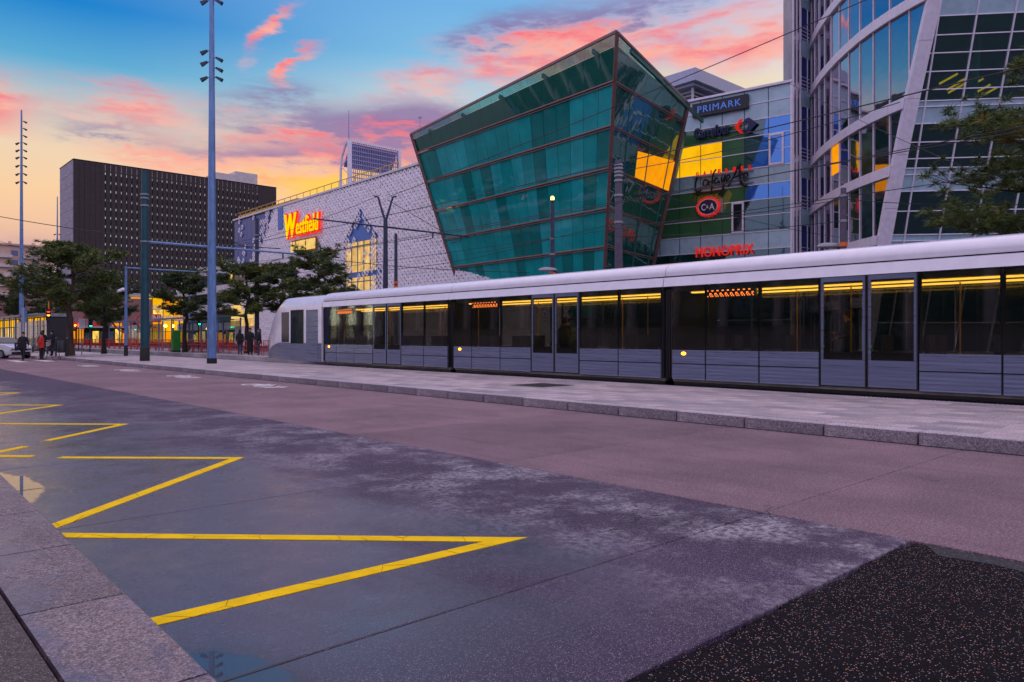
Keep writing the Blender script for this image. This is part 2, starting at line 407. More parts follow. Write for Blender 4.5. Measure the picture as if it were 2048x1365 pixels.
mat('panel_pale', (.40, .58, .66), .28, .0, .5, var=.07, vs=.8, coat=.3)
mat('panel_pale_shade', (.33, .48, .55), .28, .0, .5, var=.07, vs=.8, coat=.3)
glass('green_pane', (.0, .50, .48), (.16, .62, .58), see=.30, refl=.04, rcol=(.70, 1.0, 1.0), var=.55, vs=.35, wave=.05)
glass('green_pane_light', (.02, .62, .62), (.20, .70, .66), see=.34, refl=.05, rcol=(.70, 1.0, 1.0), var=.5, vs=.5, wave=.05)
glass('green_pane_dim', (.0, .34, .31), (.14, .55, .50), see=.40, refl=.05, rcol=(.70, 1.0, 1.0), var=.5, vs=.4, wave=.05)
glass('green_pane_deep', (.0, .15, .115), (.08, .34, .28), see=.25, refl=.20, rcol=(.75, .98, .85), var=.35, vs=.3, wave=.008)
glass('green_pane_clear', (.01, .10, .10), (.55, .84, .82), see=.86, refl=.15, rcol=(.8, 1, 1), var=.3)
glass('olive_pane', (.05, .17, .06), (.15, .4, .2), see=.1, refl=.05, rcol=(.7, .9, .8), var=.2, vs=.3)
glass('sky_reflection_pane', (.012, .13, .60), (.1, .3, .7), see=.05, refl=.36, rcol=(.25, .55, 1.0), var=.2)  # blue of the reflected sky put into the pane's own colour
glass('teal_dark_pane', (.004, .06, .065), (.50, .74, .70), see=.74, refl=.10, rcol=(.75, .95, 1))
glass('tower_pane', (.006, .03, .028), (.16, .36, .33), see=.45, refl=.40, rcol=(.98, .86, 1.0), wave=.04)
glass('facade_blue_pane', (.035, .085, .32), (.2, .3, .6), see=.1, refl=.05, rcol=(.5, .62, 1.0), wave=.05, ior=1.12)
glass('tram_pane', (.008, .010, .010), (.62, .60, .54), see=.90, refl=.02, rcol=(.9, .95, 1), wave=.01)
glass('shelter_pane', (.05, .06, .06), (.75, .8, .8), see=.86, refl=.06)
emis('lit_amber', (1.0, .32, .004), 1.0, .14, .8)
mat('sign_orange', (.30, .07, .01), .6)
emis('strip_yellow', (1.0, .36, .0), 2.2, .1)
emis('lit_yellow', (1.0, .46, .004), 1.05, .14, .6)
emis('lit_cream', (1.0, .50, .16), .95, .35, .7)
emis('lit_shop', (1.0, .36, .06), 1.7, .8, 1.6, (1, 1, .5))
emis('lamp_warm', (1.0, .62, .12), 6.0, .1)
emis('sign_yellow', (1.0, .62, .0), 1.15, .1)
emis('sign_red', (1.0, .03, .01), 1.1, .1)
emis('sign_cream', (1.0, .62, .18), .95, .12)
emis('sign_blue', (.12, .25, 1.0), .6, .1)
emis('sign_red_dim', (.9, .03, .025), .65, .2)
emis('lamp_green', (.0, 1.0, .35), 7.0, .05)
emis('lamp_orange', (1.0, .26, .01), 9.0, .05)
emis('lamp_red', (1.0, .03, .01), 4.0, .05)
emis('tram_light', (1.0, .52, .07), 5.0, .15)
emis('led_orange', (1.0, .20, .02), 2.4, .1)
mat('sign_black', (.006, .006, .009), .35)
mat('sign_navy', (.006, .008, .075), .35)
mat('sign_white', (.75, .75, .78), .4)
mat('sign_logo_red', (.80, .03, .02), .4)
mat('lozenge_white', (.88, .83, .88), .5, var=.06)
mat('lattice_backing', (.16, .15, .19), .7, var=.2)
mat('facade_white', (.70, .67, .72), .55, var=.06)
mat('facade_blue', (.06, .17, .50), .4, var=.12)
mat('gantry_yellow', (.52, .30, .02), .5, var=.2)
mat('concrete_pale', (.60, .55, .54), .7, var=.10, vs=.6)
mat('concrete_grey', (.40, .38, .42), .7, var=.12, vs=.6)
mat('roof_metal', (.40, .42, .55), .4, .3, var=.08)
mat('louver_metal', (.50, .50, .58), .45, .3, var=.08)
mat('library_side', (.33, .30, .36), .7, var=.14, vs=.3, stretch=(1, 1, 5))
mat('stucco_peach', (.62, .42, .33), .75, var=.10, vs=.4)
mat('shutter_blue', (.12, .16, .30), .6)
mat('brick_pink', (.30, .155, .15), .85, var=.16, vs=7, bump=.3, bs=14, stretch=(.35, .35, 2.2))
mat('tower_lattice', (.30, .30, .50), .5, .3, var=.1)
mat('red_steel', (.62, .035, .03), .45, var=.15)
mat('green_plastic', (.03, .30, .04), .5)
mat('tram_white', (.86, .85, .92), .22, .0, .5, var=.03, coat=.6)
mat('tram_skirt', (.17, .20, .31), .30, .35, .5, var=.14, vs=2.5, stretch=(1, .2, 6), coat=.4)
mat('tram_black', (.010, .011, .013), .25, coat=.3)
mat('tram_inner', (.32, .29, .24), .6)
mat('seat_blue', (.05, .06, .16), .8)
mat('pole_yellow', (.75, .45, .03), .4)
mat('bark', (.060, .038, .028), .9, var=.4, vs=5, bump=.8, bs=14, stretch=(1, 1, .25))
mat('trunk_dark', (.030, .022, .018), .9, var=.4, vs=5, bump=.8, bs=14)
mat('car_white', (.74, .74, .77), .2, coat=.8, var=.02)
mat('car_red', (.45, .015, .015), .2, coat=.8, var=.02)
mat('car_glass', (.012, .016, .02), .06, spec=.8)
mat('tyre', (.012, .012, .013), .85)
mat('rim', (.35, .35, .37), .35, .7)
mat('skin', (.42, .24, .17), .6, var=.06)
mat('hair', (.018, .012, .010), .7)
mat('hair_brown', (.09, .045, .02), .7)
mat('cloth_black', (.012, .012, .015), .9, var=.3, vs=12)
mat('cloth_navy', (.018, .022, .045), .9, var=.3, vs=12)
mat('cloth_denim', (.035, .055, .12), .9, var=.3, vs=12)
mat('cloth_red', (.55, .03, .02), .85, var=.25, vs=12)
mat('cloth_beige', (.50, .42, .34), .85, var=.15, vs=12)
# pine needles: green going brown in patches
def needles(name, a, b, c):
    m, k, o, v = newmat(name); p = k.n('ShaderNodeBsdfPrincipled')
    n1 = k.noise(v, .9, 4, .6); n2 = k.noise(v, 9, 3, .6)
    col = k.mix(k.ss(n1, .42, .62), a, b); col = k.mix(k.m('MULTIPLY', k.ss(n1, .60, .74), .9), col, c)
    col = k.mix(k.ss(n2, .3, .7), k.mix(1, col, (.6, .6, .6), 'MULTIPLY'), k.mix(1, col, (1.5, 1.5, 1.5), 'MULTIPLY'))
    k.put(p.inputs['Base Color'], col); p.inputs['Roughness'].default_value = .6
    k.nt.links.new(p.outputs[0], o.inputs[0])
needles('needles_green', (.060, .100, .020), (.12, .155, .026), (.30, .14, .022))
needles('needles_deep', (.045, .078, .022), (.085, .115, .028), (.22, .12, .024))
def louver_brown():
    m, k, o, v = newmat('library_brown'); p = k.n('ShaderNodeBsdfPrincipled')
    s3 = k.n('ShaderNodeSeparateXYZ'); k.nt.links.new(v, s3.inputs[0])
    w = k.m('SINE', k.m('MULTIPLY', s3.outputs[2], 2*PI/.6)); f = k.noise(k.vmul(v, (.4, .4, 2)), .8, 5, .6)
    c = k.mix(k.ss(w, -.3, .6), (.030, .020, .022), (.052, .037, .038))
    k.put(p.inputs['Base Color'], k.mix(k.ss(f, .3, .7), k.mix(1, c, (.75, .75, .75), 'MULTIPLY'), c))
    p.inputs['Roughness'].default_value = .7
    k.nt.links.new(p.outputs[0], o.inputs[0])
louver_brown()
def worn_paint(name, col):
    m, k, o, v = newmat(name); p = k.n('ShaderNodeBsdfPrincipled'); t = k.n('ShaderNodeBsdfTransparent'); x = k.n('ShaderNodeMixShader')
    f = k.noise(v, 5, 6, .65); h = k.noise(v, 60, 4, .7)
    k.put(p.inputs['Base Color'], k.mix(k.ss(f, .35, .7), tuple(c*.80 for c in col), col)); p.inputs['Roughness'].default_value = .8; p.inputs['Specular IOR Level'].default_value = .15
    wear = k.m('MULTIPLY', k.ss(f, .56, .74), k.ss(h, .50, .58)); crk = k.m('LESS_THAN', k.vor(v, 2.2, 'DISTANCE_TO_EDGE'), .006)
    k.put(x.inputs[0], k.m('MAXIMUM', k.m('MULTIPLY', wear, .85), k.m('MULTIPLY', crk, .6)))
    k.nt.links.new(p.outputs[0], x.inputs[1]); k.nt.links.new(t.outputs[0], x.inputs[2]); k.nt.links.new(x.outputs[0], o.inputs[0])
worn_paint('yellow_paint', (1.0, .66, .0)); worn_paint('white_paint', (.80, .77, .76))

# ------------------------------------------------------------------ ground, lanes, kerbs
struct('ground', MB().box(-700, 900, -300, 1500, -.6, -.14), 'asphalt_base')
jo = [-20, -10.4, -6.99, -3.58, -.17, 3.24] + [6.65+3.41*i for i in range(60)]
lane = struct('lane', MB().box(1.0, 12.0, -30, 220, -.135, -.10), 'joint_dark')
bay = struct('bus_bay', MB().box(.2, 5.885, 2.06, 220, -.09, -.062), 'joint_dark')
def slab(name, x0, x1, y0, y1, m, parent, z=0.0, gap=.007):
    return ob(name, MB().chamf(x0+gap, x1-gap, y0+gap, y1-gap, z-.055, z, .006), m, parent)
slab('slab', .9, 5.885, 2.06, 3.24, 'bus_bay_concrete', bay)
for a, b in zip(jo[5:40], jo[6:41]): slab('slab', .9, 5.885, a, b, 'bus_bay_concrete', bay)
for a, b in zip(jo[:40], jo[1:41]): slab('slab', 5.885, 11.14, a, b, 'lane_asphalt', lane, gap=.005)
# dark resurfaced patch with a ragged edge, a few millimetres lower
rr = random.Random(5); e = []
for i in range(160):
    t = i/159; e.append((1.0+4.87*t, 2.045+.018*math.sin(t*23)+.012*math.sin(t*61+1)+rr.uniform(-.016, .014)))
e2 = [(5.872+rr.uniform(-.012, .004), 2.05-12*i/39) for i in range(1, 40)]
pm = MB(); pm.ext([(x, y, -.012) for x, y in e]+[(x, y, -.012) for x, y in e2]+[(1.0, -9.95, -.012)], (0, 0, -.05))
struct('asphalt_patch', pm, 'patch_asphalt')
# worn tar seam along the lane edge of the patch
pm = MB(); a_ = [(5.86, 1.95-.3*i) for i in range(18)]
b_ = [(5.86-.20-rr.uniform(-.05, .07), 1.80-.3*i) for i in range(18)]
pm.ext([(x, y, -.008) for x, y in a_]+[(x, y, -.008) for x, y in reversed(b_)], (0, 0, -.02))
struct('tar_seam', pm, 'asphalt_base')
# yellow zigzag of the bus stop
def stroke(p, q, w=.105):
    p, q = Vector(p), Vector(q); d = (q-p).normalized(); n = Vector((-d.y, d.x))*w/2
    return [p+n, q+n, q-n, p-n]
zz = [(3.80, 4.07)]
def paint(poly, name='yellow_line', m='yellow_paint', parent=bay, z=.004):
    pts = [(p[0], p[1], z) for p in poly]
    return ob(name, MB().ext(pts, (0, 0, -.0035)), m, parent)
def vee(tip, r0, r1, w=.125):
    """two strokes meeting in a mitred point"""
    t, a, b = Vector(tip), Vector(r0), Vector(r1)
    da, db = (a-t).normalized(), (b-t).normalized()
    na, nb = Vector((-da.y, da.x)), Vector((-db.y, db.x))
    bis = (da+db).normalized(); s = abs(da.cross(db)) if False else abs(da.x*db.y-da.y*db.x)
    half = math.acos(max(-1, min(1, da.dot(db))))/2
    inn = t+bis*(w/math.sin(half))
    sa = 1 if na.dot(bis) > 0 else -1; sb = 1 if nb.dot(bis) > 0 else -1
    paint([t, a, a+na*w*sa, inn]); paint([t, inn, b+nb*w*sb, b])
KF = lambda u: 1.08+.0198*u            # road-side edge of the near kerb
vee((3.84, 4.02), (1.17, 4.10), (1.2, 6.62))
for i in range(1, 9):
    u = 4.07+4.82*i+.18
    if i == 2:
        vee((3.80, u), (2.35, u-1.50), (1.3, u+2.45)); paint(stroke((1.98, u-1.9), (1.3, u-2.55), .125))
    elif i == 1:
        vee((3.80, u), (1.25, u-2.42), (2.15, u+1.58)); paint(stroke((1.88, u+1.85), (1.3, u+2.45), .125))
    else: vee((3.80, u), (1.3, u-2.45), (1.3, u+2.45))
# crossing stripes and bicycle symbols on the far lane
for i, v in enumerate((2.6, 4.0, 5.4, 6.8, 8.2, 9.6)):
    paint([(v, 52.2), (v+.55, 52.2), (v+.55, 56.0), (v, 56.0)], 'crossing_stripe', 'white_paint', lane)
def ring2(cx, cy, r0, r1, n=20, sy=1.0):
    m = MB()
    for i in range(n):
        a, b = 2*PI*i/n, 2*PI*(i+1)/n
        m.ext([(cx+r0*math.cos(a), cy+sy*r0*math.sin(a), .004), (cx+r1*math.cos(a), cy+sy*r1*math.sin(a), .004),
               (cx+r1*math.cos(b), cy+sy*r1*math.sin(b), .004), (cx+r0*math.cos(b), cy+sy*r0*math.sin(b), .004)], (0, 0, -.003))
    return m
def bike(u, v):
    b = bpy.data.objects.new('bicycle_symbol', None); link(b, lane); b.location = (v, u, 0)
    for y in (-.45, .45): ob('wheel', ring2(0, y, .20, .30, sy=1.1), 'white_paint', b)
    m = MB()
    for p, q in (((0, -.45), (.34, -.12)), ((.34, -.12), (.06, .08)), ((.06, .08), (.44, .30)), ((.34, -.12), (.44, .30)), ((0, .45), (.56, .24)), ((.06, .08), (0, -.45)), ((.48, -.22), (.48, -.02))):
        s_ = stroke(p, q, .10); m.ext([(x.x, x.y, .0055) for x in s_], (0, 0, -.004))
    ob('frame', m, 'white_paint', b)
    for y in (-1.0, -1.35):
        for sx in (-1, 1): ob('chevron', MB().ext([(p[0], p[1], .004) for p in stroke((0, y-.22), (sx*.34, y+.08), .13)], (0, 0, -.003)), 'white_paint', b)
for u in (22.3, 29.3, 36.4, 43.2): bike(u, 9.75)
# near pavement and its granite kerb
near = struct('pavement', MB().box(-60, .672, -40, 220, -.1, .125), 'pavement_asphalt')
kj = [-2.0+1.25*i+.05 for i in range(60)]
for i, (a, b) in enumerate(zip(kj[:-1], kj[1:])):
    m = MB(); c = .014; gp = .008
    x0, xa, xb = .685, KF(a), KF(b)
    m.loft([[(x0, a+gp, -.1), (xa, a+gp, -.1), (xa, a+gp, .14-c), (xa-c, a+gp, .14), (x0, a+gp, .14)],
            [(x0, b-gp, -.1), (xb, b-gp, -.1), (xb, b-gp, .14-c), (xb-c, b-gp, .14), (x0, b-gp, .14)]])
    ob('kerb_stone', m, 'granite_near', near)
# tram platform on this side
plat = struct('platform', MB().box(11.18, 16.70, -30, 56.2, -.1, .150), 'joint_dark')
kj = [-30.0+1.33*i+.56 for i in range(65)]
ks = MB().chamf(11.12, 11.43, -.651, .651, -.1, .185, .012).mesh('kerb_stone', ['granite_kerb', 'granite_shaded'])
for p in ks.polygons: p.material_index = 0 if p.normal.z > .5 else 1      # sawn top; rough sides, darkened in colour as shade
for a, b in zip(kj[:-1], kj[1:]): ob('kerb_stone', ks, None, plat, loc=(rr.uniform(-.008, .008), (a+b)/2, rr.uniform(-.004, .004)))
ob('gutter_line', MB().box(11.05, 11.17, -30, 56.2, -.05, .004), 'joint_dark', plat)
pv = [MB().chamf(-.222, .222, -.445, .445, .12, .188, .004).mesh('paver', m) for m in ('paver_stone', 'paver_dark')]
rp = random.Random(9); rest = MB(); cnt = 0
for row in range(11):
    x = 11.43+.2255+row*.451
    off = (row % 2)*.45
    for i in range(-6, 62):
        y = i*.9+off
        if y > 55.6: continue
        if 2.6 < y < 26.5 and cnt < 300:
            o = ob('paver', pv[rp.random() < .35], None, plat, loc=(x, y, rp.uniform(-.002, .002))); cnt += 1
        elif y > -5: rest.chamf(x-.222, x+.222, y-.445, y+.445, .12, .188+rp.uniform(-.002, .002), .004)
ob('paver_field', rest, 'paver_stone', plat, kind='stuff')
ts = MB()
for row in range(6):
    for i in range(-40, 520):
        x, y = 16.43+row*.052, i*.085+(row % 2)*.04
        if -2 < y < 44: ts.lathe([(.017, 0), (.010, .008)], 5, (x, y, .188))
ob('tactile_strip', MB().chamf(16.40, 16.72, -25, 56, .1, .188, .004), 'paver_stone', plat)
ob('tactile_domes', ts, 'granite_kerb', plat, kind='stuff')
# steel grating let into the platform
gr = bpy.data.objects.new('drain_grating', None); link(gr, plat); gr.location = (14.2, 14.3, .19)
ob('frame', MB().box(-.62, .62, -.62, -.56, -.02, .006).box(-.62, .62, .56, .62, -.02, .006).box(-.62, -.56, -.56, .56, -.02, .006).box(.56, .62, -.56, .56, -.02, .006), 'steel_dark', gr)
ob('backing', MB().box(-.56, .56, -.56, .56, -.03, -.0005), 'joint_dark', gr)
for i in range(12): ob('bar', MB().box(-.555+i*.0945, -.555+i*.0945+.05, -.556, .556, -.0005, .005), 'steel_dark', gr)
# second island past the crossing
isl = struct('island', MB().box(10.5, 16.70, 59.0, 150, -.1, .150), 'paver_stone')
# track and the platform across it
trk = struct('track_bed', MB().box(16.74, 19.52, -30, 170, -.1, .02), 'track_concrete')
for x in (17.43, 18.87): ob('rail', MB().box(x-.035, x+.035, -30, 170, .0, .032), 'steel_grey', trk)
far = struct('far_platform', MB().box(19.56, 26.0, -30, 120, -.1, .27), 'paver_dark')
for i in range(0, 70): ob('edge_stone', MB().chamf(19.54, 19.90, 12+i*1.5+.006, 13.5+i*1.5-.006, -.05, .29, .01), 'granite_kerb', far)
# ------------------------------------------------------------------ green glass building (leaning outward)
def lerp(a, b, t): return a+(b-a)*t
def v3(a, b, t): return tuple(lerp(x, y, t) for x, y in zip(a, b))
Z0, Z1 = 1.0, 23.57
def gcorner(z):                      # near edge
    t = (23.57-z)/(23.57-7.12); return Vector((7.65+.15*t, 54+8.5*t, z))
def gleft(z):
    t = (22.6-z)/(22.6-7.5)
    a = Vector((-10.38+4.53*t, 76.9+2.9*t, z)); return a
def gright(z):
    t = (22.03-z)/(22.03-8.35); return Vector((15.60-2.1*t, 65.65+5.2*t, z))
gb = thing('glass_building', 'green glass building with leaning walls, wider at its roof', 'building', (7.9, 66, 0))
def gob(name, mb, m, **k):
    return ob(name, mb.xf(Matrix.Translation((-7.9, -66, 0))), m, gb, **k)
ctop, ltop, rtop = Vector((7.65, 54, 23.57)), Vector((-10.38, 76.9, 22.35)), Vector((15.60, 65.65, 22.03))
rows = []
# storey heights at the near edge; the roof line itself falls away from it
hz = [23.57, 20.55, 17.66, 14.75, 11.86, 8.95, 6.05, 3.2]
ZD = lambda k, t, far: None
def gp_left(k, t):
    z = hz[k]
    if k == 0: return ctop.lerp(ltop, t)
    return gcorner(z).lerp(gleft(z), t)
def gp_right(k, t):
    z = hz[k]
    if k == 0: return ctop.lerp(rtop, t)
    return gcorner(z).lerp(gright(z), t)
cL = Vector((1.5, 72, 12))
def pane3(a, b, c, d, th=.05, inset=.03):
    """thin solid pane from four corners"""
    q = [Vector(x) for x in (a, b, c, d)]; ce = sum(q, Vector())/4
    q = [p+(ce-p).normalized()*inset for p in q]
    n = (q[1]-q[0]).cross(q[2]-q[0]).normalized()*th
    return MB().ext(q, n)
NLp, NRp = 17, 8
for side, fn, n in (('l', gp_left, NLp), ('r', gp_right, NRp)):
    for k in range(len(hz)-1):
        for i in range(n):
            t0, t1 = i/n, (i+1)/n
            a, b, c, d = fn(k, t0), fn(k, t1), fn(k+1, t1), fn(k+1, t0)
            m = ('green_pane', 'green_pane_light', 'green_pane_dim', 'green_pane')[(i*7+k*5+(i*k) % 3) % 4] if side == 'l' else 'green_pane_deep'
            if k == 0:
                # clear strip under the roof edge, dark glass beneath
                e_, f_ = a.lerp(d, .26), b.lerp(c, .26)
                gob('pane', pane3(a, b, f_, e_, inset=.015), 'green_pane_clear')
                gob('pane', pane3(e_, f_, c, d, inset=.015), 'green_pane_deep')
            elif side == 'r' and k == 2 and i >= 3:  # amber reflection put into glowing panes; no lit room behind
                e_, f_ = a.lerp(d, .30-.04*(i-3)), b.lerp(c, .26-.04*(i-3))
                gob('pane', pane3(a, b, f_, e_, inset=.02), 'green_pane_deep'); gob('reflection_pane', pane3(e_, f_, c, d, inset=.02), 'lit_amber')
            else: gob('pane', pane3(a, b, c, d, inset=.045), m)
def bar(mb, a, b, w, h, up=Vector((0, 0, 1))):
    """rectangular bar between two points"""
    a, b = Vector(a), Vector(b); d = (b-a).normalized(); s = d.cross(up)
    if s.length < 1e-4: s = d.cross(Vector((0, 1, 0)))
    s.normalize(); u = s.cross(d).normalized()
    ring = lambda p: [tuple(p+s*x*w/2+u*y*h/2) for x, y in ((-1, -1), (1, -1), (1, 1), (-1, 1))]
    return mb.loft([ring(a), ring(b)])
for k in range(len(hz)):
    for fn in (gp_left, gp_right):
        a, b = fn(k, 0), fn(k, 1)
        out_ = Vector((-.10, -.14, 0))
        gob('transom', bar(MB(), a+out_, b+out_, .14, .10 if k else .20), 'frame_copper')
        # slim second rail just under each transom
        if k: gob('transom', bar(MB(), a+out_*.6+Vector((0, 0, -.17)), b+out_*.6+Vector((0, 0, -.17)), .08, .05), 'frame_copper')
for p, q in ((ctop, gcorner(3.2)), (ltop, gleft(3.2)), (rtop, gright(3.2))):
    o_ = Vector((-.05, -.16, 0)); gob('corner_post', bar(MB(), p+o_, q+o_, .26, .26, Vector((0, 1, 0))), 'frame_copper')
# structure and back wall behind the panes
back = Vector((.55, 1.9, 0))
for fn, n in ((gp_left, 5), (gp_right, 3)):
    for i in range(n):
        t = (i+.45)/n
        gob('inner_column', bar(MB(), fn(1, t)+back*.4, fn(7, t*.97)+back*.4, .50, .40, Vector((1, 0, 0))), 'teal_steel')
        gob('roof_beam', bar(MB(), fn(0, t)+back*.15+Vector((0, 0, -.35)), fn(0, t)+Vector((3.4, 5.0, -1.0)), .18, .35), 'teal_steel')
for k in range(1, 7):
    a, b, c = gcorner(hz[k])+back*.3, gleft(hz[k])+Vector((.8, .4, 0)), gright(hz[k])+Vector((-.5, .8, 0))
    dz_ = Vector((0, 0, -.25)); gob('floor_slab', MB().ext([a+dz_, b+dz_, b+Vector((3, 6, -.25)), c+Vector((0, 6, -.25)), c+dz_], (0, 0, -.3)), 'teal_steel')
for fn in (gp_left, gp_right):
    a, b, c, d = fn(1, 0), fn(1, 1), fn(7, 1), fn(7, 0)
    off = Vector((.9, 3.2, 0)); gob('inner_wall', MB().ext([a+off, b+off, c+off, d+off], (.05, .3, 0)), 'interior_wall')
# sloped roof plate, so nothing is open from above
gob('roof_plate', MB().ext([ctop+Vector((.4, 2.6, -1.3)), ltop+Vector((1.5, .6, -1.0)), Vector((-4, 90, 21)), Vector((14, 84, 21)), rtop+Vector((-.8, .8, -.9))], (0, 0, -.3)), 'dark_interior')
# lamps inside at the far end
for (px, py, w) in ((866, 300, .5), (886, 297, .3), (905, 420, 1.3), (884, 402, .5), (938, 402, .6), (900, 365, .8), (880, 372, .4)):
    D = 79.5; x, y, z = pt(px, py, D)
    gob('ceiling_lamp', MB().box(x-w/2, x+w/2, y-.2, y+.2, z-.07, z+.07), 'lamp_warm')

# ------------------------------------------------------------------ panelled store front with the shop signs
sf_o = Vector((14.3, 72.0, 0)); sf_d = Vector((.803, -.596, 0)); sf_n = Vector((-.596, -.803, 0))
sf = thing('store_facade', 'store front of pale and green panels and panes coloured as reflected sky carrying five shop signs', 'building', tuple(sf_o))
def SF(s, z, o=0.0): return sf_d*s+sf_n*o+Vector((0, 0, z))
cols = [-1.6, 0, 2.05, 4.13, 6.2, 8.26, 10.4, 12.32]
rz_ = [23.55, 22.3, 20.85, 19.4, 18.0, 16.56, 15.06, 13.7, 12.3, 10.85, 9.3, 7.8, 6.0, 3.0, 0]
def sfpanel(r, c):
    if r in (0, 1): return 'panel_pale'
    if r in (2, 3, 4):
        if r in (3, 4) and c <= 3: return 'lit_yellow'
        if c <= 4: return 'olive_pane'
        return 'sky_reflection_pane'
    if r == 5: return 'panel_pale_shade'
    if r == 6: return 'olive_pane' if c <= 4 else 'sky_reflection_pane'
    if r in (7, 8): return 'olive_pane' if c <= 4 else 'teal_dark_pane'
    if r == 9: return 'panel_pale'
    return 'teal_dark_pane'
for r in range(len(rz_)-1):
    for c in range(len(cols)-1):
        a, b, t, d = cols[c], cols[c+1], rz_[r], rz_[r+1]
        m = sfpanel(r, c)
        i = .025
        poly = [SF(a+i, d+i), SF(b-i, d+i), SF(b-i, t-i), SF(a+i, t-i)]
        if c == 5 and r in (2, 3, 4, 6):       # slanting edge of the reflected sky, drawn as a colour change
            f0, f1 = {2: (.80, .92), 3: (.55, .80), 4: (.25, .55), 6: (0, .12)}[r]
            p0, p1 = a+i+(b-a-2*i)*f0, a+i+(b-a-2*i)*f1
            ob('panel', MB().ext([SF(a+i, d+i), SF(p0, d+i), SF(p1, t-i), SF(a+i, t-i)], sf_n*-.06), 'teal_dark_pane' if r < 6 else 'olive_pane', sf)
            ob('panel', MB().ext([SF(p0+.004, d+i), SF(b-i, d+i), SF(b-i, t-i), SF(p1+.004, t-i)], sf_n*-.06), 'sky_reflection_pane', sf)
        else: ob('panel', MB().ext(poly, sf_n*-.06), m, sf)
for z in rz_[1:-1]: ob('transom', bar(MB(), SF(-1.6, z, .03), SF(12.32, z, .03), .06, .075), 'frame_white', sf)
for s_ in cols[1:-1]: ob('mullion', bar(MB(), SF(s_, 0, .015), SF(s_, 23.55, .015), .05, .035, sf_n), 'steel_dark', sf)
ob('coping', bar(MB(), SF(-1.8, 23.66), SF(12.5, 23.66), .5, .2), 'frame_white', sf)
ob('end_post', bar(MB(), SF(12.42, 0, .05), SF(12.42, 23.55, .05), .2, .2, sf_n), 'frame_white', sf)
ob('backing_wall', MB().ext([SF(-6, 0, -.5), SF(12.3, 0, -.5), SF(12.3, 23.5, -.5), SF(-6, 23.5, -.5)], sf_n*-12), 'dark_interior', sf)
# opening windows
for s0, s1, z0, z1, gl in ((10.45, 11.75, 16.62, 19.35, 'sky_reflection_pane'), (7.1, 8.22, 10.9, 13.66, 'car_glass')):
    w = MB(); f = .16
    for a, b, c, d in ((s0, s1, z0, z0+f), (s0, s1, z1-f, z1), (s0, s0+f, z0+f, z1-f), (s1-f, s1, z0+f, z1-f)):
        w.ext([SF(a, c, .12), SF(b, c, .12), SF(b, d, .12), SF(a, d, .12)], sf_n*-.15)
    wo_ = ob('window', w, 'frame_white', sf)
    ob('pane', MB().ext([SF(s0+f, z0+f, .06), SF(s1-f, z0+f, .06), SF(s1-f, z1-f, .06), SF(s0+f, z1-f, .06)], sf_n*-.04), gl, wo_)
def SFM(s, z, o):
    c = SF(s, z, o); M = Matrix((( sf_d.x, 0, sf_n.x, c.x), (sf_d.y, 0, sf_n.y, c.y), (0, 1, 0, c.z), (0, 0, 0, 1))); return M
def wall_sign(name, label, s, z):
    p = sf_o+SF(s, z, 0); t = thing(name, label, 'sign', tuple(p), group='shop signs on the panelled store front'); return t
def rel(s, z, o, s0, z0): return SFM(s, z, o)
def on(t, s, z):     # matrix for a sign part, relative to the sign's own base point
    def f(ss, zz, o): return Matrix.Translation(-SF(s, z, 0)) @ SFM(ss, zz, o)
    return f
# 1 black box sign with blue letters
t = wall_sign('box_sign', 'black box sign with thin blue letters at the top of the store front', 6.08, 22.58); f = on(t, 6.08, 22.58)
b = MB().box(-2.62, 2.62, -.62, .62, .05, .42); b.xf(f(6.08, 22.58, 0)); ob('box', b, 'sign_black', t)
sign_text('lettering', 'PRIMARK', 1.0, 'sign_blue', t, f(6.05, 22.58, .45), depth=.02, fit=(4.1, .60), spacing=1.15)
# 2 navy lettering with a red and blue emblem
t = wall_sign('letter_sign', 'navy lettering with a red and blue arrow emblem on green panels', 6.3, 20.45); f = on(t, 6.3, 20.45)
sign_text('lettering', 'Carrefour', 1.0, 'sign_navy', t, f(5.35, 20.42, .30), depth=.10, fit=(3.5, 1.0), bold=.03)
for zz in (20.15, 20.62): ob('rail', MB().box(-1.8, 3.4, -.03, .03, .02, .14).xf(f(5.4, zz, 0)), 'steel_grey', t)
red = [(-.95, 0), (-.45, .62), (-.18, .62), (-.50, .2), (-.55, 0), (-.50, -.2), (-.18, -.62), (-.45, -.62)]
blu = [(-.35, .25), (-.10, .58), (.22, .66), (.42, .50), (.95, .02), (.35, -.55), (.42, -.72), (.05, -.62), (-.18, -.48), (-.35, -.22), (-.02, -.34), (.16, -.12), (.16, .14), (-.02, .32)]
ob('emblem', MB().ext([(x, y, .2) for x, y in red], (0, 0, .15)).xf(f(8.4, 20.42, 0)), 'sign_red_dim', t)
ob('emblem', MB().ext([(x, y, .2) for x, y in blu], (0, 0, .15)).xf(f(8.55, 20.42, 0)), 'sign_navy', t)
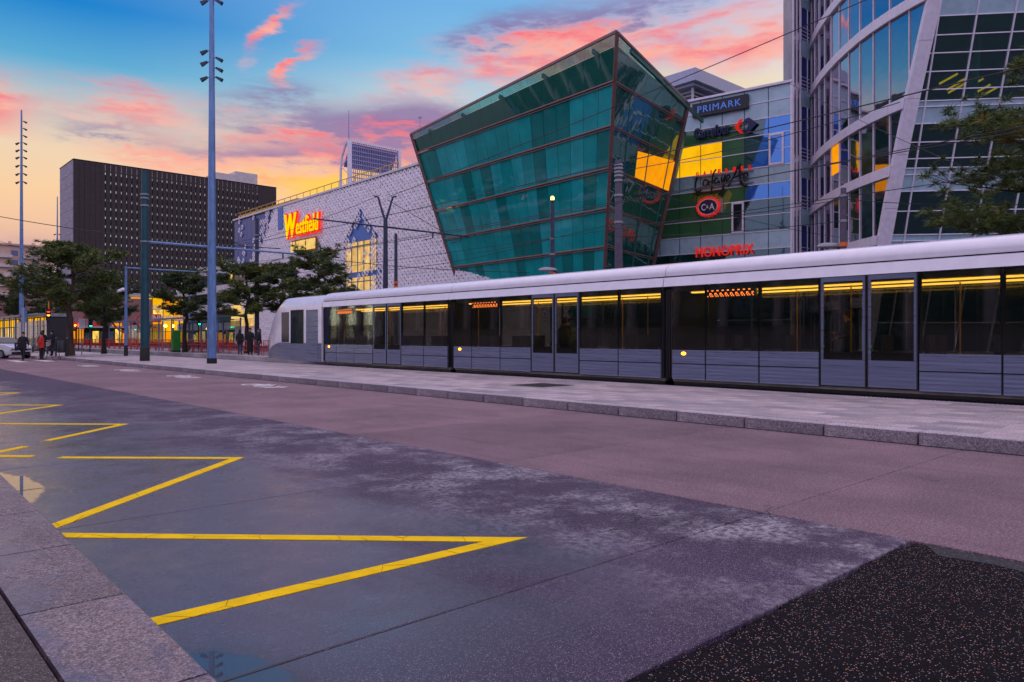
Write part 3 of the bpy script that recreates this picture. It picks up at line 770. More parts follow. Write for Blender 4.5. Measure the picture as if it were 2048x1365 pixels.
# 3 black handwriting with small red capitals
t = wall_sign('script_sign', 'black handwritten sign with a row of small red capitals above', 6.4, 15.9); f = on(t, 6.4, 15.9)
for i, ch in enumerate('GALERIES'):
    sign_text('letter', ch, .5, 'sign_red_dim', t, f(3.95+i*.70, 16.62+.0*i, .34), depth=.05, fit=(.26, .40), bold=.02)
strokes = [[(-2.35, .55), (-2.55, -.1), (-2.5, -.75), (-2.2, -.85), (-1.95, -.7)], [(-2.75, -1.0), (-1.6, -1.02), (-.4, -1.0), (.25, -.92)],
    [(-1.35, .05), (-1.65, .15), (-1.8, -.2), (-1.6, -.45), (-1.35, -.2), (-1.3, .05), (-1.25, -.45)],
    [(-.55, 1.0), (-.85, .5), (-.95, -.5), (-1.05, -1.25)], [(-1.2, -.1), (-.6, .0)],
    [(-.35, .1), (-.6, .15), (-.7, -.15), (-.5, -.35), (-.3, -.1), (-.22, -.4)], [(-.05, .2), (.0, -.25), (.25, .2)], [(.3, .35), (.15, -.6), (-.1, -1.35), (-.3, -1.3), (.2, -.8)],
    [(.45, -.15), (.75, .1), (.6, .35), (.42, .1), (.5, -.35), (.85, -.2)], [(.55, -.75), (1.1, .1), (1.55, 1.05), (1.62, .2), (1.75, -.7)], [(1.7, 1.2), (1.72, .0), (1.95, -.8)], [(.95, .0), (1.6, .15), (2.2, .30)],
    [(1.95, -.25), (2.35, .05), (2.25, .35), (2.02, .1), (2.05, -.3), (2.5, -.2)], [(1.85, -.75), (2.1, -.82), (2.35, -.78)]]
for st in strokes:
    pts = [Vector((x, y, .36)) for x, y in st]; sm = []
    for i in range(len(pts)-1):
        p0, p1, p2, p3 = pts[max(i-1, 0)], pts[i], pts[i+1], pts[min(i+2, len(pts)-1)]
        for k in range(5):
            q_ = k/5; sm.append(.5*((2*p1)+(p2-p0)*q_+(2*p0-5*p1+4*p2-p3)*q_*q_+(3*p1-p0-3*p2+p3)*q_**3))
    sm.append(pts[-1]); m_ = MB(); m_.path(sm, .085, 6); ob('stroke', m_.xf(f(6.3, 15.85, 0)), 'sign_black', t)
for zz in (15.3, 16.35): ob('rail', MB().box(-2.8, 2.8, -.03, .03, .05, .25).xf(f(6.3, zz, 0)), 'steel_grey', t)
# 4 oval with scalloped red rim
t = wall_sign('oval_sign', 'oval navy sign with white letters and a scalloped red rim', 4.96, 13.5); f = on(t, 4.96, 13.5)
n = 80; rim = [((1.12+.055*math.cos(20*2*PI*i/n))*math.cos(2*PI*i/n), (.92+.05*math.cos(20*2*PI*i/n))*math.sin(2*PI*i/n)) for i in range(n)]
ell = lambda a, b, n=48: [(a*math.cos(2*PI*i/n), b*math.sin(2*PI*i/n)) for i in range(n)]
ob('mount', MB().box(-1.2, 1.2, -.65, .65, .02, .12).xf(f(5.1, 13.5, 0)), 'steel_grey', t)
ob('rim', MB().ext([(x, y, .12) for x, y in rim], (0, 0, .22)).xf(f(4.96, 13.5, 0)), 'sign_red_dim', t)
ob('white_ring', MB().ext([(x, y, .345) for x, y in ell(.92, .72)], (0, 0, .01)).xf(f(4.96, 13.5, 0)), 'sign_white', t)
ob('oval', MB().ext([(x, y, .36) for x, y in ell(.87, .67)], (0, 0, .01)).xf(f(4.96, 13.5, 0)), 'sign_navy', t)
sign_text('letter', 'C', 1, 'sign_white', t, f(4.55, 13.48, .39), depth=.015, fit=(.42, .62), bold=.02)
sign_text('letter', '&', 1, 'sign_white', t, f(4.93, 13.50, .39), depth=.015, fit=(.22, .30), bold=.02)
sign_text('letter', 'A', 1, 'sign_white', t, f(5.36, 13.48, .39), depth=.015, fit=(.52, .62), bold=.02)
# 5 red capitals
t = wall_sign('capital_sign', 'red capital letters low on the store front above the tram roof', 6.4, 9.35); f = on(t, 6.4, 9.35)
sign_text('lettering', 'MONOPRIX', 1.0, 'sign_red_dim', t, f(6.45, 9.35, .22), depth=.08, fit=(5.4, .92))

# ------------------------------------------------------------------ louvred plant room on the roof behind
pb = thing('plant_room', 'grey louvred plant room with an overhanging cap above the store front', 'building', S(44.5, 66.8, 0), TH)
ob('cap', MB().box(-.0, 26, 0, 14, 28.4, 29.7).box(.5, 25.5, .5, 13.5, 28.1, 28.4), 'roof_metal', pb)
ob('core', MB().box(1.4, 24, 1.4, 12, 0, 28.1), 'concrete_grey', pb)
for i in range(14):
    z = 22.4+i*.4
    ob('louvre', MB().ext([(1.0, 1.0, z), (1.38, 1.38, z+.3), (24, 1.38, z+.3), (24, 1.0, z)], (0, 0, .05)).ext([(1.0, 1.0, z), (1.38, 1.38, z+.3), (1.38, 12, z+.3), (1.0, 12, z)], (0, 0, .05)), 'louver_metal', pb)
ob('corner_trim', MB().box(.92, 1.12, .92, 1.12, 20, 28.1), 'louver_metal', pb)

# ------------------------------------------------------------------ curved glass tower at the right
tw = thing('curved_tower', 'curved glass office tower with white bands and a leaning white edge', 'building', (30, 60, 0))
TM = Matrix.Translation((-30, -60, 0))
def tob(name, mb, m, parent=None, **k): return ob(name, mb.xf(TM), m, parent or tw, **k)
def cx_(D): return 25.25+(.0105 if D > 54.5 else .020)*(D-54.5)**2
def cw(D, z, o=0.0):
    e_ = .01; tx = cx_(D+e_)-cx_(D-e_); L = math.hypot(tx, 2*e_)
    nx, ny = -2*e_/L, tx/L
    return Vector((cx_(D)+nx*o, D+ny*o, z))
Dend = lambda z: 51.6-.305*(z-7.9)
def clip(poly):
    out_ = []
    fn = lambda p: p[0]-Dend(p[1])
    for i in range(len(poly)):
        a, b = poly[i], poly[(i+1) % len(poly)]; fa, fb_ = fn(a), fn(b)
        if fa >= 0: out_.append(a)
        if fa*fb_ < 0:
            t = fa/(fa-fb_); out_.append((lerp(a[0], b[0], t), lerp(a[1], b[1], t)))
    return out_
dcols = [66.6]+[64.8-1.8*i for i in range(13)]
bands = [(3.6, 4.3), (7.85, 8.5), (12.3, 13.0), (16.5, 17.2), (22.8, 23.5), (27.15, 27.85), (31.5, 32.2), (35.8, 36.5)]
def shell(poly, o, th):
    p = [cw(d, z, o) for d, z in poly]; q_ = [cw(d, z, o-th) for d, z in poly]
    n_ = len(p); return MB().add(p+q_, [tuple(range(n_)), tuple(range(2*n_-1, n_-1, -1))]+[(i, i+n_, (i+1) % n_+n_, (i+1) % n_) for i in range(n_)])
litp = set([(3, 4)])
for bi in range(len(bands)-1):
    z0, z1 = bands[bi][1], bands[bi+1][0]
    for ci in range(len(dcols)-1):
        a, b = dcols[ci+1], dcols[ci]
        pl = clip([(a+.03, z0+.02), (b-.03, z0+.02), (b-.03, z1-.02), (a+.03, z1-.02)])
        if len(pl) >= 3:
            if (bi, ci) == (2, 4):
                zc = z0+1.3
                tob('pane', shell([(a+.03, z0+.02), (b-.03, z0+.02), (b-.03, zc), (a+.03, zc)], 0, .05), 'tower_pane')
                tob('pane', shell([(a+.03, zc+.02), (b-.03, zc+.02), (b-.03, z1-.02), (a+.03, z1-.02)], 0, .05), 'lit_amber', label='amber lit pane')
            else: tob('pane', shell(pl, 0, .05), 'tower_pane')
for z0, z1 in bands:
    for ci in range(len(dcols)-1):
        a, b = dcols[ci+1], dcols[ci]
        pl = clip([(a+.012, z0), (b-.012, z0), (b-.012, z1), (a+.012, z1)])
        if len(pl) >= 3: tob('band_panel', shell(pl, .22, .30), 'frame_white')
for d in dcols[:-1]:
    zt = 36.4 if Dend(36.4) < d else 7.9+(51.6-d)/.305
    zb = max(0, 7.9+(51.6-d)/.305) if d < Dend(0) else 0
    if zb < 36: tob('mullion', bar(MB(), cw(d, zb, .05), cw(d, 36.4, .05), .045, .07, Vector((1, 0, 0))), 'frame_white')
# leaning edge beam in jointed lengths
zs = [0, 3.4, 6.8, 10.2, 13.6, 17.0, 20.4, 23.8, 27.2, 30.6, 36.5]
for a, b in zip(zs[:-1], zs[1:]):
    def ring(z):
        c = cw(Dend(z), z); return [tuple(c+Vector(p)) for p in ((-.16, -.25, 0), (.66, -.36, 0), (.72, .3, 0), (-.10, .3, 0))]
    tob('edge_beam', MB().loft([ring(a+.012), ring(b-.012)]), 'frame_white')
# the gridded front to the right of the beam
def PD(x, z): return 51.6-.305*(z-7.9)-.114*(x-25.55)
def pf(x, z, o=0.0): return Vector((x, PD(x, z)-o, z))
gx = [24.6, 27.0, 29.25, 31.5, 33.75, 36.0, 38.25, 40.5]
gz = [(36, 'p'), (34, 'd'), (31.6, 'd'), (29.4, 'd'), (28.2, 'p'), (26.9, 'd'), (25.9, 'd'), (24.8, 'd'), (23.4, 'p'), (21.8, 'd'), (20.72, 'd'), (19.69, 'd'), (18.62, 'd'), (17.56, 'd'), (16.9, 'p'), (16.55, 'p'), (15.53, 'd'), (14.4, 'd'), (13.38, 'd'), (12.79, 'p'), (12.38, 'p'), (11.33, 'd'), (10.05, 'd'), (8.51, 'p'), (8.1, 'p'), (7.1, 'd'), (5.2, 'd'), (2.5, 'd'), (0, 'd')]
def colx(z): return cx_(Dend(z))+.55
for (z1, k), (z0, _) in zip(gz[:-1], gz[1:]):
    for ci in range(len(gx)-1):
        a0, a1 = max(gx[ci], colx(z0)), max(gx[ci], colx(z1)); b = gx[ci+1]
        if a0 > b-.1 and a1 > b-.1: continue
        i = .03
        tob('pane', MB().ext([pf(min(a0, b)+i, z0+i), pf(b-i, z0+i), pf(b-i, z1-i), pf(min(a1, b-.05)+i, z1-i)], (0, .06, 0)), 'teal_dark_pane' if k == 'd' else 'panel_pale')
for z, k in gz[:-1]: tob('transom', bar(MB(), pf(colx(z), z, .04), pf(40.5, z, .04), .07, .06), 'frame_white')
for x in gx[1:]:
    zb = 0
    tz = 36
    for zz in range(0, 37):
        if colx(zz) > x-.05: tz = zz; break
    if tz > 2: tob('mullion', bar(MB(), pf(x, 0, .07), pf(x, tz, .07), .08, .10, Vector((0, 1, 0))), 'frame_white')
# rooms behind the gridded front
for z in (4.0, 8.3, 12.6, 16.75, 23.0, 28.0, 33):
    tob('floor_slab', MB().ext([pf(colx(z)+.3, z-.2, -.4), pf(40, z-.2, -.4), Vector((40, 68, z-.2)), Vector((27.6, 68, z-.2))], (0, 0, .3)), 'teal_steel')
tob('core_wall', MB().ext([(30.5, 66.4, 0), (40, 55, 0), (45, 70, 0), (30, 74, 0)], (0, 0, 37)), 'interior_wall')
tob('core_wall', MB().ext([(28.6, 58.5, 0), (31, 54.5, 0), (32, 60, 0), (30.2, 68, 0), (29.2, 66, 0)], (0, 0, 37)), 'dark_interior')
tob('inner_column', MB().tube((30.5, 49.6, 16.9), (30.9, 49.6, 22.8), .38, n=12), 'interior_wall')
for i, (px, py) in enumerate(((1897, 158), (1912, 170), (1932, 157), (1948, 168), (1962, 180), (1915, 176), (1975, 186))):
    c = Vector(pt(px, py, 50.8)); d_ = Vector((.55, -.1, .30))
    tob('strip_lamp', bar(MB(), c-d_, c+d_, .18, .12), 'strip_yellow')
# stair bay and side wall at the tower's left
sb = lambda x, z: (x, z)
q0, q1, q2 = Vector((24.35, 64.4, 0)), Vector((25.35, 65.4, 0)), Vector((26.55, 66.4, 0))
for a, b, nm in ((q0, q1, 'side'), ):
    d_ = b-a
    tob('side_wall', MB().ext([a, b, b+Vector((1.5, 3, 0)), a+Vector((.2, 3, 0))], (0, 0, 36.4)), 'concrete_grey')
    for z0, z1 in bands: tob('band_panel', MB().ext([a+Vector((-.1, -.12, z0)), b+Vector((0, -.12, z0+.35)), b+Vector((0, -.12, z1+.35)), a+Vector((-.1, -.12, z1-.5))], (.03, .12, 0)), 'frame_white')
    for t in (.0, .45, .92): tob('mullion', bar(MB(), a.lerp(b, t)+Vector((-.06, -.08, 0)), a.lerp(b, t)+Vector((-.06, -.08, 36)), .12, .14, Vector((0, 1, 0))), 'frame_white')
    for (z0, z1) in zip([b_[1] for b_ in bands[:-1]], [b_[0] for b_ in bands[1:]]):
        tob('pane', MB().ext([a.lerp(b, .06)+Vector((-.02, -.04, z0)), a.lerp(b, .86)+Vector((-.02, -.04, z0+.3)), a.lerp(b, .86)+Vector((-.02, -.04, z1+.2)), a.lerp(b, .06)+Vector((-.02, -.04, z1-.5))], (.02, .03, 0)), 'tower_pane')
for (z0, z1) in zip([b_[1] for b_ in bands[:-1]], [b_[0] for b_ in bands[1:]]):
    tob('spandrel', MB().ext([q1+Vector((0, 0, z1-1.0)), q2+Vector((0, 0, z1-1.0)), q2+Vector((0, 0, z1+.5)), q1+Vector((0, 0, z1+.5))], (.1, .2, 0)), 'panel_pale')
    tob('bay_pane', MB().ext([q1+Vector((.1, .2, z0-.3)), q2+Vector((.1, .2, z0-.3)), q2+Vector((.1, .2, z1-1.05)), q1+Vector((.1, .2, z1-1.05))], (.05, .1, 0)), 'facade_blue_pane')
    for t in (.02, .72): tob('mullion', bar(MB(), q1.lerp(q2, t)+Vector((0, 0, z0-.3)), q1.lerp(q2, t)+Vector((0, 0, z1-1)), .07, .1, Vector((0, 1, 0))), 'frame_white')
    for i in range(4): tob('railing_bar', bar(MB(), q1+Vector((0, -.05, z0-.1+i*.32)), q2+Vector((0, -.05, z0-.1+i*.32)), .05, .05), 'frame_white')
tob('bay_wall', MB().ext([q1+Vector((.4, .6, 0)), q2+Vector((.4, .6, 0)), q2+Vector((1, 3, 0)), q1+Vector((1, 3, 0))], (0, 0, 36.4)), 'dark_interior')

# ------------------------------------------------------------------ white lattice shopping centre
mall = thing('lattice_building', 'white lozenge clad shopping centre with a lit red and yellow sign', 'building', S(92, 49.1, 0), TH)
MV, MU = 49.1, 92.0                     # local x = v-MV (into the wall), local y = u-MU
def mob(name, mb, m, parent=None, **k): return ob(name, mb, m, parent or mall, **k)
ztop = lambda y: 21.3-.0085*(y+29)
mob('wall', MB().loft([[(.30, -46, 0), (40, -46, 0), (40, -46, 21.0), (.30, -46, 21.0)], [(.30, 29.6, 0), (40, 29.6, 0), (40, 29.6, 20.5), (.30, 29.6, 20.5)]]), 'facade_white')
# openings: blue glass corner (left), pointed blue window (centre)
def in_corner(y, z):      # far end, dark blue glass
    return y > 29.6-(z-1.0)*.78 and z > 6.5 and y > 13.5
def win_half(z):
    if z > 17.4 or z < 2: return -1
    if z > 13.4: return max(0, (17.4-z)/4.0*4.6)
    if z > 10: return 4.0
    return 5.0
WY = 81.8-MU
def in_win(y, z): return abs(y-WY) < win_half(z)
mob('lattice_backing', MB().ext([(.26, -46, 0), (.26, 29.6, 0), (.26, 29.6, 20.5), (.26, -46, 21.0)], (.03, 0, 0)), 'lattice_backing')
rl = random.Random(3)
lat = MB(); loose = 0; pw, ph = .78, .72
def lozenge(mb, y, z, w, h, x0=0.0, t=.13, dp=.16):
    o_ = [(y-w, z+.12*w), (y, z+h), (y+w, z-.12*w), (y, z-h)]
    i_ = [(y+(a-y)*(1-t*2.4), z+(b-z)*(1-t*2.4)) for a, b in o_]
    vs = [(x0, a, b) for a, b in o_]+[(x0, a, b) for a, b in i_]+[(x0+dp, a, b) for a, b in i_]+[(x0+dp, a, b) for a, b in o_]
    fs = []
    for k in range(4):
        j = (k+1) % 4; fs += [(k, j, 4+j, 4+k), (4+k, 4+j, 8+j, 8+k), (k, 12+k, 12+j, j)]
    mb.add(vs, fs)
loz = MB(); lozenge(loz, 0, 0, .38, .46, 0, .16, .12); lozm = loz.mesh('lozenge', 'lozenge_white')
ny = int(75.5/pw)
for r in range(int(21/(ph/2))):
    for c in range(ny):
        y = -45.7+(c+.5*(r % 2))*pw; z = .4+r*ph/2
        if z > ztop(y)-.35: continue
        ic = in_corner(y, z); iw = in_win(y, z)
        if not ic and not iw:
            lozenge(lat, y, z, pw*.50, ph*.52, rl.uniform(-.03, .03), .27+rl.uniform(-.03, .03))
        else:
            near_ = (ic and not in_corner(y-3.0, z)) or (iw and not in_win(y+1.3, z)) or (iw and not in_win(y-1.3, z))
            if rl.random() < (.50 if near_ else (.06 if ic else .10)) and loose < 280:
                ob('lozenge', lozm, None, mall, loc=(-.02, y, z)); loose += 1
mob('lozenge_field', lat, 'lozenge_white', kind='stuff')
# corner glazing
nb = 10
for i in range(nb):
    y0, y1 = 12.9+i*1.66, 12.9+(i+1)*1.66
    for z0, z1, m in ((17.0, 20.4, 'facade_blue_pane'), (13.2, 16.95, 'facade_blue_pane'), (9.0, 13.15, 'car_glass' if i > 5 else 'facade_blue_pane'), (5.2, 8.95, 'facade_blue_pane')):
        if in_corner((y0+y1)/2, z1) or i > 7: mob('corner_pane', MB().box(.16, .24, y0+.03, y1-.03, z0, z1), m)
# central window
for z0, z1, n_ in ((9.7, 13.5, 5), (4.2, 9.0, 5)):
    for i in range(n_):
        a = WY-3.7+i*1.48
        wn = mob('window', MB().box(.16, .24, a+.05, a+1.43, z0, z1), 'lit_cream')
        ob('frame', MB().box(.05, .155, a-.05, a+.05, z0, z1).box(.05, .155, a+.05, a+1.43, z1-.62, z1-.50), 'shutter_blue', wn)
mob('window_surround', MB().ext([(.20, WY-3.8, 13.55), (.20, WY+3.8, 13.55), (.20, WY+.2, 17.6), (.20, WY-.2, 17.6)], (.05, 0, 0)), 'facade_blue')
mob('window_surround', MB().box(.20, .25, WY-3.8, WY+3.8, 9.03, 9.67), 'facade_blue')
for a, b in ((WY-5.1, WY-3.78), (WY+3.78, WY+5.1)): mob('window_surround', MB().box(.20, .25, a, b, 2.5, 10.5), 'facade_blue')
# plain strips among the lozenges
mob('plain_panel', MB().box(-.08, .1, 11.3, 12.9, 17.3, 20.5), 'facade_blue')
# roof-edge gantry
for i in range(24):
    y = -18+i*2.0; z = ztop(y)
    mob('railing_post', MB().box(.5, .56, y-.03, y+.03, z, z+.95), 'gantry_yellow')
mob('railing_rail', MB().loft([[(.49, -18, ztop(-18)+.92), (.57, -18, ztop(-18)+.92), (.57, -18, ztop(-18)+1.0), (.49, -18, ztop(-18)+1.0)], [(.49, 29, ztop(29)+.92), (.57, 29, ztop(29)+.92), (.57, 29, ztop(29)+1.0), (.49, 29, ztop(29)+1.0)]]), 'gantry_yellow')
mob('gantry', MB().loft([[(.6, 8, ztop(8)), (1.6, 8, ztop(8)), (1.6, 8, ztop(8)+.5), (.6, 8, ztop(8)+.5)], [(.6, 29, ztop(29)), (1.6, 29, ztop(29)), (1.6, 29, ztop(29)+.6), (.6, 29, ztop(29)+.6)]]), 'gantry_yellow')
mob('coping', MB().loft([[(-.12, -46, 21.15), (.6, -46, 21.15), (.6, -46, 21.4), (-.12, -46, 21.4)], [(-.12, 29.6, 20.55), (.6, 29.6, 20.55), (.6, 29.6, 20.8), (-.12, 29.6, 20.8)]]), 'facade_white')
# lit sign
sgn = thing('lit_sign', 'glowing yellow script sign with red outline above cream capitals on the lozenge wall', 'sign', S(96.4, 49.0, 16), TH)
def wallM(y, z, x): return Matrix(((0, 0, -1, x), (-1, 0, 0, y), (0, 1, 0, z), (0, 0, 0, 1)))
def script(name, m, x, grow, depth):
    sign_text(name, 'W', 1, m, sgn, wallM(3.35, 1.35, x), depth=depth, fit=(3.6+grow, 3.4+grow), bold=.02+grow*.05, shear=.12)
    sign_text(name, 'estfield', 1, m, sgn, wallM(-1.65, 1.05, x), depth=depth, fit=(6.4+grow, 2.45+grow), bold=grow*.08, shear=.12, spacing=1.12)
script('outline', 'sign_red', -.28, .40, .10)
script('lettering', 'sign_yellow', -.52, .0, .06)
ob('backing_plate', MB().box(-.22, -.12, -3.7, 3.5, -2.7, -.8), 'sign_orange', sgn)
sign_text('lettering', 'LA PART-DIEU', 1, 'sign_cream', sgn, wallM(-.1, -1.75, -.35), depth=.12, fit=(6.9, 1.45), spacing=1.25)
# bright shop sign low on the far corner
ss_ = thing('shop_light', 'bright yellow lit panel low on the far corner of the lozenge building', 'sign', S(117.2, 48.9, 4.4), TH)
rs = random.Random(8)
for i in range(9):
    y = 3.8-i*.95; h = 1.9+1.0*math.sin(i*.7+.5)+rs.uniform(-.5, .5)
    ob('light_strip', MB().box(-.25, -.12, y-.36, y+.36, 0, h), 'sign_cream', ss_)
ob('light_base', MB().box(-.28, -.1, -4.3, 4.3, -1.2, -.2), 'lit_cream', ss_)
# ------------------------------------------------------------------ dark library block
lib = thing('library_tower', 'dark brown slab block with narrow vertical light slots', 'building', S(223.6, 47.6, 0), TH)
H = 48.5
ob('core', MB().box(.35, 56.4, .35, 15.8, 0, H-.25), 'dark_interior', lib)
for i in range(5):
    ob('facade_strip', MB().box(.05+i*1.285, .05+(i+1)*1.285-.05, 0, .5, 9, H), 'library_brown', lib)
for i in range(34):
    x = 6.70+i*1.33
    ob('facade_strip', MB().box(x-.24, x+.83 if i < 33 else 56.4, 0, .5, 9, H), 'library_brown', lib)
sl = MB(); fl = MB(); rs = random.Random(4)
for i in range(34):
    x = 6.33+i*1.33
    for j in range(16):
        z = H-3.0-j*2.4
        h = .62
        sl.box(x-.07, x+.07, .22, .30, z, z+h)
    fl.box(x-.09, x+.09, .21, .30, H-2.0, H-.1)
ob('light_slots', sl, emis('slot_light', (.72, .86, 1.0), .62, .6, .25), lib, kind='stuff')
ob('top_slots', fl, 'concrete_pale', lib, kind='stuff')
ob('side_wall', MB().box(0, .34, .52, 15.8, 0, H), 'library_side', lib)
for j in range(14): ob('side_joint', MB().box(-.05, -.005, .5, 15.8, H-3.2*j-3.3, H-3.2*j-3.15), 'concrete_grey', lib)
ob('roof_box', MB().box(39, 52, 4, 12, H-.3, H+3.0).box(45, 52, 4, 12, H+3.0, H+4.2), 'concrete_pale', lib)
ob('roof_edge', MB().box(-.1, 56.5, -.1, 15.9, H, H+.15), 'joint_dark', lib)
ob('base', MB().box(.5, 56, 1, 15.5, 0, 9), 'concrete_grey', lib)
# lit entrance hall with lettering
hall = thing('entrance_hall', 'yellow lit glass hall with white capitals below the dark block', 'building', S(200, 55, 0), TH)
ob('roof', MB().box(-.5, 16, -.5, 20, 11.4, 12.3), 'concrete_pale', hall)
ob('core', MB().box(0, 15.5, .6, 20, 0, 11.4), 'dark_interior', hall)
for i in range(6):
    for j in range(4):
        m = 'lit_yellow' if (i+j) % 3 else 'lit_amber'
        if i == 5: m = 'concrete_pale'
        if (i in (1, 2, 3) and j == 2) and i == 2: m = 'lit_shop'
        ob('pane', MB().box(i*2.58+.08, i*2.58+2.5, .3, .5, j*2.85+.06, j*2.85+2.79), m, hall)
for x in range(7): ob('mullion', MB().box(x*2.58-.08, x*2.58+.08, .1, .28, 0, 11.4), 'steel_dark', hall)
ob('poster', MB().box(13.0, 15.4, -.1, .08, 5.2, 8.4), 'sign_logo_red', hall)
HM = lambda x, z: Matrix(((1, 0, 0, x), (0, 0, -1, -.1), (0, 1, 0, z), (0, 0, 0, 1)))
ob('text_band', MB().box(1.5, 7.2, -.0, .08, 5.2, 7.2), 'sign_logo_red', hall)
sign_text('lettering', 'BIBLIOTHEQUE', 1, 'sign_white', hall, HM(7.2, 8.7), depth=.05, fit=(11.0, 1.5), bold=.02)
sign_text('lettering', 'MUNICIPALE', 1, 'sign_white', hall, HM(7.6, 6.2), depth=.05, fit=(10.0, 1.5), bold=.02)
# pale block with balconies
bb = thing('balcony_block', 'pale concrete block with dark balcony storeys left of the lozenge building', 'building', S(122.5, 60, 0), TH)
ob('core', MB().box(1, 18, 0, 58, 0, 15.2), 'dark_interior', bb)
for k in range(4):
    z = 2.9+k*3.9
    ob('balcony_band', MB().box(-.3, 18, -.2, 58, z, z+1.5), 'concrete_pale', bb)
    for i in range(36): ob('baluster', MB().box(.45, .55, i*1.0, i*1.0+.12, z+1.52, z+2.9), 'teal_steel', bb)
    for i in range(3): ob('lit_window', MB().box(.90, .98, 4+i*8+k*3, 5.6+i*8+k*3, z-1.6, z-.2), 'lit_shop', bb)
rsh = random.Random(16)
for i in range(30):
    m = rsh.choice(('lit_shop', 'lit_cream', 'lit_amber', 'teal_dark_pane', 'teal_dark_pane'))
    ob('shop_window', MB().box(.80, .97, i*1.9+.15, i*1.9+1.7, .3, rsh.choice((2.0, 2.4, 2.7))), m, bb)
ob('roof', MB().box(-.3, 18.5, -.3, 58.2, 18.5, 19.0) if False else MB().box(-.35, 18.2, -.25, 58.1, 16.12, 16.5), 'concrete_pale', bb)
# low brick building with lit shops
br = thing('brick_building', 'low pinkish brick building with lit shops behind the pines', 'building', S(150, 14, 0), TH)
ob('wall', MB().box(0, 31, 0, 14, 3.4, 8.6), 'brick_pink', br)
ob('canopy', MB().box(-.4, 31.4, -1.6, 2, 3.1, 3.38), 'concrete_grey', br)
ob('core', MB().box(0, 31, 1.2, 14, 0, 3.1), 'dark_interior', br)
rsh = random.Random(6)
for i in range(25):
    z1 = rsh.choice((2.2, 2.5, 2.9)); m = rsh.choice(('lit_shop', 'lit_shop', 'lit_cream', 'teal_dark_pane', 'teal_dark_pane', 'lit_amber'))
    ob('shop_window', MB().box(i*1.24+.1, i*1.24+1.12, .9, 1.1, .35, z1), m, br)
    ob('window_post', MB().box(i*1.24-.06, i*1.24+.06, .7, .88, 0, 3.1), 'steel_dark', br)
for i in range(9): ob('shop_sign', MB().box(i*3.4+.4, i*3.4+2.4+rsh.uniform(-.6, .6), -.1, .02, 3.45, 4.0), rsh.choice(('sign_red_dim', 'sign_logo_red', 'lit_amber', 'sign_white')), br)
# apartment block far left
ap = thing('apartment_block', 'peach apartment block with rows of blue shuttered windows', 'building', S(306, 8, 0), TH)
ob('wall', MB().box(0, 50, 0, 14, 0, 33), 'stucco_peach', ap)
ob('roof', MB().box(-.6, 50.6, -.6, 14.6, 33.0, 33.6), 'stucco_peach', ap)
wsh = MB().box(0, 2.0, -.12, .05, 0, 1.7).mesh('window', 'shutter_blue'); bal = MB().box(0, 4.2, -.9, 0, 0, 1.0).mesh('balcony', 'concrete_pale')
for j in range(9):
    for i in range(8):
        x = 1.6+i*6.1; z = 3.2+j*3.3
        ob('window', wsh, None, ap, loc=(x, 0, z)); ob('balcony', bal, None, ap, loc=(x+2.2, -.01, z-.9))
for i in range(7): ob('chimney', MB().box(3+i*7, 3.9+i*7, 4, 5, 33.6, 34.8), 'stucco_peach', ap)
# far lattice-topped tower
ft = thing('far_tower', 'distant tower with a slanted lattice crown and a tall antenna', 'building', (-98.8, 450, 0), TH)
ob('shaft', MB().box(0.3, 37.6, 1.2, 9, 0, 92), 'tower_lattice', ft)
ob('crown_frame', MB().box(-.1, 2.2, -.2, 1.2, 88, 121).box(35.9, 37.9, -.2, 1.2, 88, 121).box(2.2, 35.9, -.2, .9, 119.6, 121), 'frame_white', ft)
ob('crown_slope', MB().loft([[(2, 1.5, 119), (36, 1.5, 119), (36, 1.8, 119), (2, 1.8, 119)], [(2, 9, 106), (36, 9, 106), (36, 9.3, 106), (2, 9.3, 106)]]), 'tower_lattice', ft)
lb = MB()
for i in range(26): lb.box(2.4+i*1.3, 2.75+i*1.3, .2, .6, 88, 119.6)
ob('crown_mullion', lb, 'tower_lattice', ft, kind='stuff')
for k in range(11): ob('crown_rail', MB().box(2.2, 35.9, .1, .7, 90+k*2.7, 90.55+k*2.7), 'tower_lattice', ft)
ob('side_rib', MB().path([(.6, 10.5, 86), (.6, 10.2, 104), (.6, 8.6, 112), (.6, 4.5, 118), (.6, .6, 120.5)], .75, 6), 'frame_white', ft)
for a, b in (((.6, 10.3, 98), (.6, .6, 90)), ((.6, 10.0, 106), (.6, .6, 100)), ((.6, 9.8, 106), (.6, .6, 110))): ob('side_brace', MB().tube(a, b, .3, n=5), 'frame_white', ft)
ob('antenna', MB().tube((.6, .6, 121), (.6, .6, 138.6), .38, .16, 6), 'tower_lattice', ft)
# slender mast far behind the glass building
tag(ob('roof_mast', MB().tube((0, 0, 0), (0, 0, 45.5), .12, .07, 6).box(-.4, .4, -.1, .1, 45.5, 45.8), 'steel_grey', loc=(-18.5, 150, 0)), 'thin distant mast rising behind the glass building roof', 'mast')

